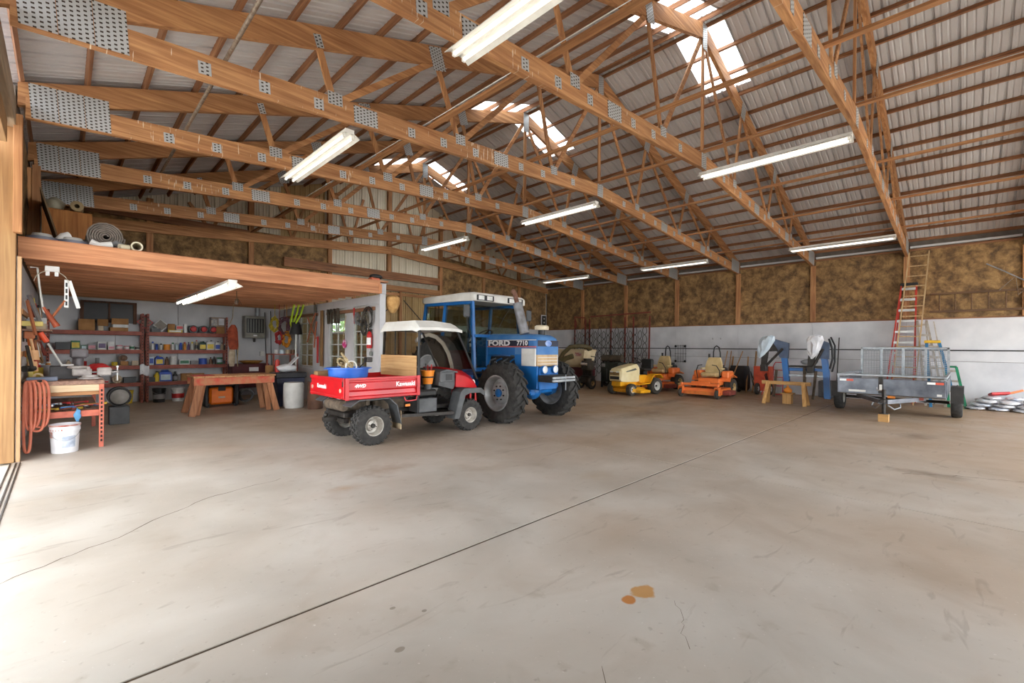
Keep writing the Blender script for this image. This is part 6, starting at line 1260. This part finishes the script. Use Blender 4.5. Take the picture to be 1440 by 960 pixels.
for k in range(26):
    x = -.36+.72*((k*.381) % 1); y = 9.26+.1*(k % 6); z = .56+.018*(k % 5); a = random.uniform(-.6, .6); l_ = random.uniform(.14, .3); m = TC[k % len(TC)]
    dv = V(math.cos(a), math.sin(a)*.5, 0)
    o = MB().beam(V(x, y, z+.012)-dv*l_/2, V(x, y, z+.02)+dv*l_/2, .024, .014).cyl(V(x, y, z)+dv*l_/2, V(x, y, z+.03)+dv*l_/2, .026, n=8)
    solo('hand_tool', o, m, '%s hand tool at the %s, %s of the workbench shelf heap' % (('bright steel', 'dark steel', 'red-handled', 'chrome', 'rusty', 'blue-handled', 'yellow-handled')[k % 7], ('far left', 'left', 'middle', 'right', 'far right')[int((x+.36)/.1441)], ('front', 'front', 'middle', 'middle', 'back', 'back')[k % 6]), 'hand tool', group='tools on the workbench shelf')
solo('blue_rag', MB().ball((.16, 9.11, .5), .06, 14, 10, sx=.6, sy=.22, sz=1.3, jit=.3), M('rag_blue', (110, 170, 214), (70, 120, 170), rough=.9), 'light blue rag hanging over the edge of the workbench shelf', 'rag')
vs = thing('bench_vise', 'large pale grey bench vise on the end of the workbench', 'vise', (.3, 9.55, 1.0))
vm = M('vise_grey', (196, 190, 186), (150, 142, 138), rough=.55, scale=10)
part('base', MB().lathe([(0, 0), (.14, 0), (.14, .02), (.1, .03), (.09, .06), (0, .06)], 18), vm, vs); part('body', MB().box((-.2, -.06, .05), (.02, .06, .16), .015), vm, vs); part('jaw', MB().box((-.04, -.08, .12), (.0, .08, .19), .006), vm, vs); part('moving_jaw', MB().box((.08, -.07, .05), (.25, .07, .17), .015), vm, vs); part('anvil', MB().lathe([(0, .16), (.1, .16), (.12, .175), (.1, .2), (0, .2)], 18, (-.14, 0, 0)), vm, vs)
part('spindle', MB().cyl((.0, 0, .1), (.33, 0, .1), .018, n=10), chrome, vs); part('handle', MB().cyl((.32, 0, -.04), (.32, 0, .18), .009, n=8).ball((.32, 0, .18), .018, 8, 6), white_pl, vs)
gb = thing('tool_bin', 'dark grey open tool bin on the workbench', 'bin', (.02, 9.75, 1.0)); part('bin_body', MB().box((-.16, -.12, 0), (.16, .12, .2), .01), M('bin_grey', (84, 82, 84), (60, 58, 60), rough=.6), gb)
solo('crow_bar', MB().cyl((-.16, 9.75, 1.54), (.03, 9.72, 1.12), .014, n=8).box((-.02, 9.68, 1.2), (.12, 9.74, 1.225)), dusty_white, 'white bar leaning in the grey tool bin', 'bar')
solo('drill_press_head', MB().cyl((.18, 10.3, 1.0), (.18, 10.3, 1.34), .07, n=14).box((.08, 10.2, 1.3), (.3, 10.42, 1.46), .03), M('motor_grey', (130, 126, 130), (96, 92, 96), rough=.5), 'grey machine head standing behind the vise', 'machine')
solo('red_cloth', MB().ball((.42, 10.1, 1.12), .16, 16, 10, sx=1, sy=.9, sz=.6, jit=.14), M('cloth_red', (206, 44, 44), (170, 30, 32), rough=.9), 'red cloth heap behind the vise on the workbench', 'cloth')
solo('yellow_tray', MB().box((-.36, 9.2, 1.001), (-.05, 9.34, 1.06), .008), M('tray_greyblue', (130, 140, 160), (96, 106, 128), rough=.5), 'long grey-blue tray on the near edge of the workbench', 'tray')
solo('tape_roll', MB().lathe([(.03, -.02), (.055, -.02), (.055, .02), (.03, .02), (.03, -.02)], 18, (-.25, 9.45, 1.058), 'y'), M('tape_tan', (220, 190, 140)), 'roll of tan tape on the workbench', 'tape roll')
# paint-splashed bucket, hose, small things below
bk = thing('plastic_bucket', 'white plastic bucket with brown paint drips under the workbench', 'bucket', (.03, 9.03, 0))
part('bucket_body', MB().lathe([(0, 0), (.135, 0), (.14, .01), (.152, .3), (.162, .31), (.162, .34), (.158, .345), (.158, .37), (.165, .372), (.165, .4), (.15, .4), (.13, .02), (0, .015)], 30), M('drip_bucket', (232, 232, 236), (220, 220, 224), rough=.4), bk)
part('paint_drips', MB().lathe([(.1665, .375), (.1665, .398)], 30).lathe([(.1615, .315), (.1615, .338)], 12, a0=3.4, a1=4.6).lathe([(.154, .22), (.157, .31)], 6, a0=3.3, a1=3.8), M('drip_brown', (150, 74, 60), (214, 190, 180), rough=.6, scale=9), bk)
part('label', MB().lathe([(.1455, .08), (.151, .24)], 10, a0=4.5, a1=5.5), M('bucket_label', (206, 212, 224), (150, 162, 184), rough=.5, scale=16), bk); part('bail', MB().tube([(.16*math.cos(a), -.16*math.sin(a)-.005, .34-.16*math.sin(a)) for a in [PI*q/12 for q in range(13)]], .004, 5), galv, bk)
hm_ = M('hose_salmon', (206, 120, 92), (180, 94, 70), rough=.5)
for k in range(5): 
    y = 8.93+.025*k; x0 = -.335+.03*k; w2 = .035+.012*k; zb = (.06, .36, .4, .33, .38)[k]
    solo('hose_loop', MB().tube([(x0+w2*math.copysign(abs(math.cos(a))**.6, math.cos(a)), y, (1.02+zb)/2+(1.02-zb)/2*math.copysign(abs(math.sin(a))**.75, math.sin(a))) for a in [2*PI*q/36 for q in range(36)]], .017, 8, closed=True), hm_, ['longest salmon hose loop, reaching the floor by the door post', 'salmon hose loop by the door post, second from left', 'salmon hose loop by the door post, third from left', 'salmon hose loop by the door post, fourth from left', 'rightmost salmon hose loop by the door post'][k], 'hose', group='hose loops by the door')
solo('hose_peg', MB().cyl((-.43, 8.98, 1.0), (-.2, 8.98, 1.02), .016, n=8), dark_steel, 'steel peg carrying the salmon hose', 'peg')
# machine between bench and racks
gn = thing('portable_heater', 'round black and grey portable heater on a box behind the vise', 'heater', (.78, 11.6, 0))
part('box_base', MB().box((-.15, -.15, 0), (.15, .15, .34), .01), grey_pl, gn); part('drum', MB().lathe([(0, -.16), (.15, -.15), (.18, -.05), (.18, .15), (.14, .2), (0, .2)], 24, (0, 0, .53), 'y'), black, gn); part('grille', MB().lathe([(0, -.175), (.1, -.17), (.14, -.155)], 20, (0, 0, .53), 'y'), M('grille_grey', (150, 146, 140), (110, 106, 100), rough=.5), gn); part('guard', MB().tube([(.17*math.cos(a), -.17, .53+.18*math.sin(a)) for a in [2*PI*k/20 for k in range(20)]], .008, 6, closed=True), grey_pl, gn)
# ---------------------------------------------------------------- tools hung on the left wall
hw_ = wood('handle_wood', (190, 116, 76), (140, 80, 50), 'z')
rail = MB().box((-.43, 9.3, 1.95), (-.4, 14.5, 2.02)); part('peg_rail', rail, TW['y'], wl); part('peg_rail', MB().box((-.43, 9.3, 1.35), (-.4, 14.5, 1.42)), TW['y'], wl)
random.seed(31)
TLN = [('long wooden handle', 'handle'), ('orange-handled saw', 'saw'), ('white plastic strip', 'strip'), ('dark steel bar', 'bar'), ('wooden mallet', 'mallet'), ('grey square', 'square'), ('red grip', 'hand tool'), ('pale wooden brush', 'brush'), ('yellow spirit level', 'spirit level'), ('black belt', 'belt'), ('rusty chain hook', 'hook'), ('wooden hatchet', 'hatchet')]
TLM = [hw_, M('saw_orange', (230, 120, 50)), white_pl, dark_steel, PINE['z'], galv, M('tool_red', (190, 40, 40)), PINE['z'], M('level_yel', (226, 206, 110)), black, rust_red, hw_]
for r_ in range(2):
    for k in range(12):
        y = 9.35+.4*k+random.uniform(-.05, .05); zt_ = (2.2, 1.55)[r_]+random.uniform(-.08, .1); ln = random.uniform(.35, .7)*(1 if r_ == 0 else .7); j = (k*5+r_*3) % 12
        tl_ = MB().beam((-.36, y, zt_), (-.34+random.uniform(0, .1), y+random.uniform(-.12, .12), zt_-ln), .03+.02*(k % 3), .025)
        hd = random.choice(['box', 'ring', 'cyl'])
        if hd == 'box': tl_.box((-.39, y-.07, zt_-ln-.05), (-.28, y+.07, zt_-ln+.05), .012)
        elif hd == 'cyl': tl_.cyl((-.38, y-.08, zt_-ln), (-.3, y+.08, zt_-ln), .045, n=10)
        else: tl_.lathe([(.03, -.015), (.07, -.015), (.07, .015), (.03, .015), (.03, -.015)], 14, (-.34, y, zt_-ln), 'x')
        solo('hanging_tool', tl_, TLM[j], '%s on the left wall, %s in the %s row from the door post' % (TLN[j][0], ORD[k], ('upper', 'lower')[r_]), TLN[j][1], group='tools on the left wall')
for k, (x, y, z) in enumerate(((-.3, 9.5, 1.36), (-.31, 9.42, 1.2))): solo('wooden_mallet', MB().cyl((x, y, z-.06), (x, y, z+.08), .065, .05, n=14).cyl((x, y, z+.08), (x-.04, y, z+.3), .016, n=8), M('mallet_peach', (232, 186, 138), (206, 156, 108), rough=.6), ('pale turned mallet hung by the door post, upper one', 'pale turned mallet hung by the door post, lower one')[k], 'mallet')
solo('yellow_block', MB().box((-.42, 9.25, 1.78), (-.2, 9.32, 1.85), .008), M('block_yel', (226, 206, 120), rough=.6), 'pale yellow block on the left wall by the door post', 'block')
solo('orange_can', MB().cyl((-.24, 9.6, 1.7), (-.17, 9.62, 1.56), .035, n=12), M('can_orange', (236, 84, 40), rough=.4), 'small orange can tilted on the left wall shelf', 'can')
shl = thing('wall_shelf', 'narrow cluttered wall shelf on the left wall above the workbench', 'shelf', (-.42, 10.2, 1.72)); part('board', MB().box((0, -.6, 0), (.3, .6, .025)), bw, shl); part('bracket', MB().box((0, -.5, -.16), (.02, -.47, 0)), dark_steel, shl); part('bracket', MB().box((0, .47, -.16), (.02, .5, 0)), dark_steel, shl)
SHC = [BE, K_, W_, S_, TN, PB, R_]
for k in range(7): item('box', (-.28, 9.72+.16*k, 1.746), SHC[k], (.2, .13, random.uniform(.06, .2)), None, None, '%s box on the narrow left wall shelf' % NAMES[SHC[k]], 'box', group='boxes on the wall shelf')
for k in range(6): item(['box', 'tin', 'bottle'][k % 3], (-.28+.1*(k % 2), 10.2+.22*k, 1.001), [Y_, S_, R_, TN, PB, O_][k], (.13, .12, .16+.03*(k % 3)), None, W_, '%s container at the back of the workbench' % NAMES[[Y_, S_, R_, TN, PB, O_][k]], 'container')
# plastic gutter parts hung from the loft edge
gp = thing('gutter_part', 'white plastic gutter fitting with perforated straps hanging under the loft edge', 'gutter part', (-.1, 9.2, 2.0))
part('cap', MB().box((-.09, -.03, .56), (.06, .03, .64), .008).box((-.08, -.02, .5), (-.04, .02, .56)).box((.01, -.02, .5), (.05, .02, .56)), white_pl, gp)
for s in (-1, 1): part('arc', MB().lathe([(.17, -.03), (.175, -.03), (.175, .06), (.17, .06), (.17, -.03)], 8, (-.02, 0, .4), 'y', a0=(.25 if s > 0 else -1.5), a1=(1.5 if s > 0 else -.25)), M('old_plastic', (206, 196, 176), (176, 164, 142), rough=.5), gp)
part('strap', MB().box((.11, -.01, .06), (.155, .0, .46)), white_pl, gp); part('strap', MB().beam((.16, .01, .45), (.26, .01, .06), .01, .045, up=(1, 0, 0)), white_pl, gp)
for k in range(4): part('strap_slot', MB().box((.122, -.012, .09+.09*k), (.143, -.0095, .15+.09*k)), black, gp)
solo('bent_bar', MB().tube([(-.33, 9.2, 2.6), (-.26, 9.2, 2.6), (-.24, 9.2, 2.35), (-.2, 9.2, 2.0), (-.12, 9.2, 1.9)], .012, 6), dusty_white, 'thin white bent bar hanging under the loft by the door post', 'bar')
solo('broom_stick', MB().cyl((-.12, 9.25, 1.9), (.02, 9.2, 2.16), .016, n=8), hw_, 'short wooden handle sticking out beside the gutter fitting', 'handle')
solo('slanting_bat', MB().cyl((-.2, 9.2, 2.05), (-.06, 9.2, 1.78), .018, .04, n=10), M('bat_red', (190, 92, 54), (150, 66, 38), rough=.5), 'reddish wooden club slanting under the gutter fitting', 'club')
# ---------------------------------------------------------------- on the loft
for k, (x, l) in enumerate(((-.22, 'grey coil of flat pipe on the loft, left one'), (.1, 'grey coil of flat pipe on the loft, right one'))):
    cp = thing('pipe_coil', l, 'pipe coil', (x, 9.3+.02*k, 2.986)); part('coil', MB().lathe([(.1, 0), (.165, .0), (.17, .04), (.17, .06), (.1, .065)], 26), M('coil_grey', (112, 116, 132), (86, 90, 104), rough=.5), cp); part('stack', MB().lathe([(0, .06), (.11, .06), (.115, .08), (.105, .085), (.105, .1), (.1, .11), (.0, .115)], 20), M('coil_pale', (196, 194, 190), (160, 158, 156), rough=.5), cp)
solo('pvc_elbow', MB().tube([(-.06, 9.5, 3.04), (.0, 9.5, 3.13), (.06, 9.52, 3.16)], .06, 14), white_pl, 'white pipe elbow between the two grey coils', 'pipe elbow')
solo('pvc_offcut', MB().tube([(.28, 9.2, 3.06), (.38, 9.2, 3.02), (.52, 9.22, 3.06)], .045, 12), white_pl, 'white bent plastic pipe at the front edge of the loft', 'pipe')
solo('grey_elbow', MB().tube([(.5, 9.35, 3.03), (.58, 9.3, 3.1), (.66, 9.28, 3.05)], .045, 12), M('grey_pvc', (140, 142, 146)), 'grey pipe elbow behind the white bent pipe', 'pipe elbow')
solo('pale_pipe', MB().lathe([(.055, 0), (.075, 0), (.075, .5), (.055, .5), (.055, 0)], 20, (.81, 9.12, 3.062), 'y'), M('cream_pipe', (222, 214, 190), (200, 190, 164), rough=.5), 'cream pipe lying end-on at the loft edge', 'pipe')
solo('cream_offcut', MB().cyl((.6, 9.16, 3.03), (.72, 9.2, 3.04), .045, n=14), M('cream_pipe', (222, 214, 190)), 'short cream pipe offcut left of the end-on pipe', 'pipe')
def roll(name, label, loc, r, ln, m, turns=7):
    pts = [(r*(.08+.92*i/(turns*16))*math.cos(i*2*PI/16), r*(.08+.92*i/(turns*16))*math.sin(i*2*PI/16)) for i in range(turns*16+1)]
    mb = MB(); th = r*.1; vs = []
    for (x, z) in pts:
        rr_ = math.hypot(x, z); q = (rr_+th)/rr_ if rr_ > 1e-6 else 1
        vs += [(x, 0, z), (x*q, 0, z*q), (x*q, ln, z*q), (x, ln, z)]
    n = len(pts); fs = []
    for i in range(n-1):
        for k in range(4): fs.append((i*4+k, i*4+(k+1) % 4, (i+1)*4+(k+1) % 4, (i+1)*4+k))
    mb.add(vs, fs); return solo(name, mb, m, label, 'roll', loc)
felt = M('grey_felt', (140, 130, 122), (104, 96, 90), rough=.95, scale=14)
roll('carpet_roll', 'large grey rolled mat showing its spiral end on the loft', (.47, 9.6, 3.235), .22, 1.0, felt)
solo('felt_fold', MB().tube([(.05, 9.8, 3.06), (.2, 9.75, 3.1), (.34, 9.6, 3.05)], .07, 12), felt, 'folded grey felt against the rolled mat on the loft', 'mat')
bx = thing('cabinet_carcass', 'orange-brown wooden cabinet standing at the back of the loft by the left wall', 'cabinet', (.05, 12.6, 2.986)); part('carcass', MB().box((-.35, -.25, 0), (.35, .25, 1.15), .006), wood('cabinet_brown', (206, 140, 74), (166, 102, 50), 'z'), bx); part('door', MB().box((-.33, -.262, .03), (.33, -.25, 1.12), .004), wood('cabinet_brown', (206, 140, 74), (166, 102, 50), 'z'), bx)
for x, l in ((-.12, 'clear plastic bundle on top of the loft cabinet'), ): solo('plastic_bundle', MB().ball((x, 12.6, 4.26), .14, 14, 8, jit=.1), M('dusty_plastic', (196, 190, 170), (150, 140, 116), rough=.4), l, 'bundle')
solo('pipe_insulation', MB().lathe([(.04, -.3), (.1, -.3), (.1, .3), (.04, .3), (.04, -.3)], 18, (.18, 12.6, 4.237), 'y'), M('tan_roll', (190, 164, 120)), 'tan hollow roll on top of the loft cabinet', 'roll')
solo('leaning_sheet', MB().obox(V(-.14, 10.6, 3.46), V(-.25, 0, .95).normalized(), V(0, 1, 0), V(.95, 0, .25).normalized(), .46, .7, .01), M('brown_sheet', (120, 96, 66), (84, 66, 46), rough=.8), 'brown sheet leaning on the left wall above the loft', 'sheet')
solo('white_sheet_roll', MB().cyl((.5, 11.6, 4.95), (.9, 11.6, 4.9), .06, n=14), dusty_white, 'white roll lying on a truss over the loft', 'roll')
for k, (x0, x1, z, y, l) in enumerate(((3.9, 5.0, 3.0, 10.6, 'long weathered plank on the loft, front one'), (3.6, 5.05, 3.03, 11.4, 'long weathered plank on the loft, back one'))): solo('loft_plank', MB().box((x0, y, 2.986), (x1, y+.25, 2.986+.14+.05*k), .006), wood('weathered', (160, 140, 116), (110, 92, 74), 'x'), l, 'plank')
sw_ = thing('leaf_blower', 'black and orange power tool on the loft corner above the partition', 'power tool', (4.95, 9.4, 2.986)); part('body', MB().box((-.1, -.08, 0), (.12, .1, .1), .02), C((226, 112, 72)), sw_); part('cover', MB().ball((.06, .02, .13), .13, 14, 8, sx=1.2, sy=.8, sz=.5), black, sw_)
for x, y, l in ((2.7, 9.15, 'small pale wood offcut on the loft edge, left'), (3.3, 9.15, 'small pale wood offcut on the loft edge, right')): solo('wood_offcut', MB().box((x-.12, y-.05, 2.986), (x+.12, y+.05, 3.02), .004), PINE['x'], l, 'offcut')
solo('hornets_nest', MB().lathe([(0, 2.3), (.06, 2.32), (.13, 2.42), (.17, 2.56), (.16, 2.66), (.08, 2.72), (0, 2.73)], 18, (5.34, 9.25, 0)), M('nest_tan', (214, 172, 112), (180, 132, 76), rough=.9, scale=12), 'tan papery nest hanging behind the partition corner', 'nest')
part('nest_bracket', MB().box((5.1, 9.28, 2.73), (5.4, 9.32, 2.77)), TW['x'], wp)
solo('white_cloth', MB().grid(lambda u, v: (1.44+.2*u, 15.345-.012*math.sin(u*9+v*3), 1.0-.27*v+.03*math.sin(u*6)), 10, 8), bag_white, 'white cloth hung on the post between the two racks', 'cloth')
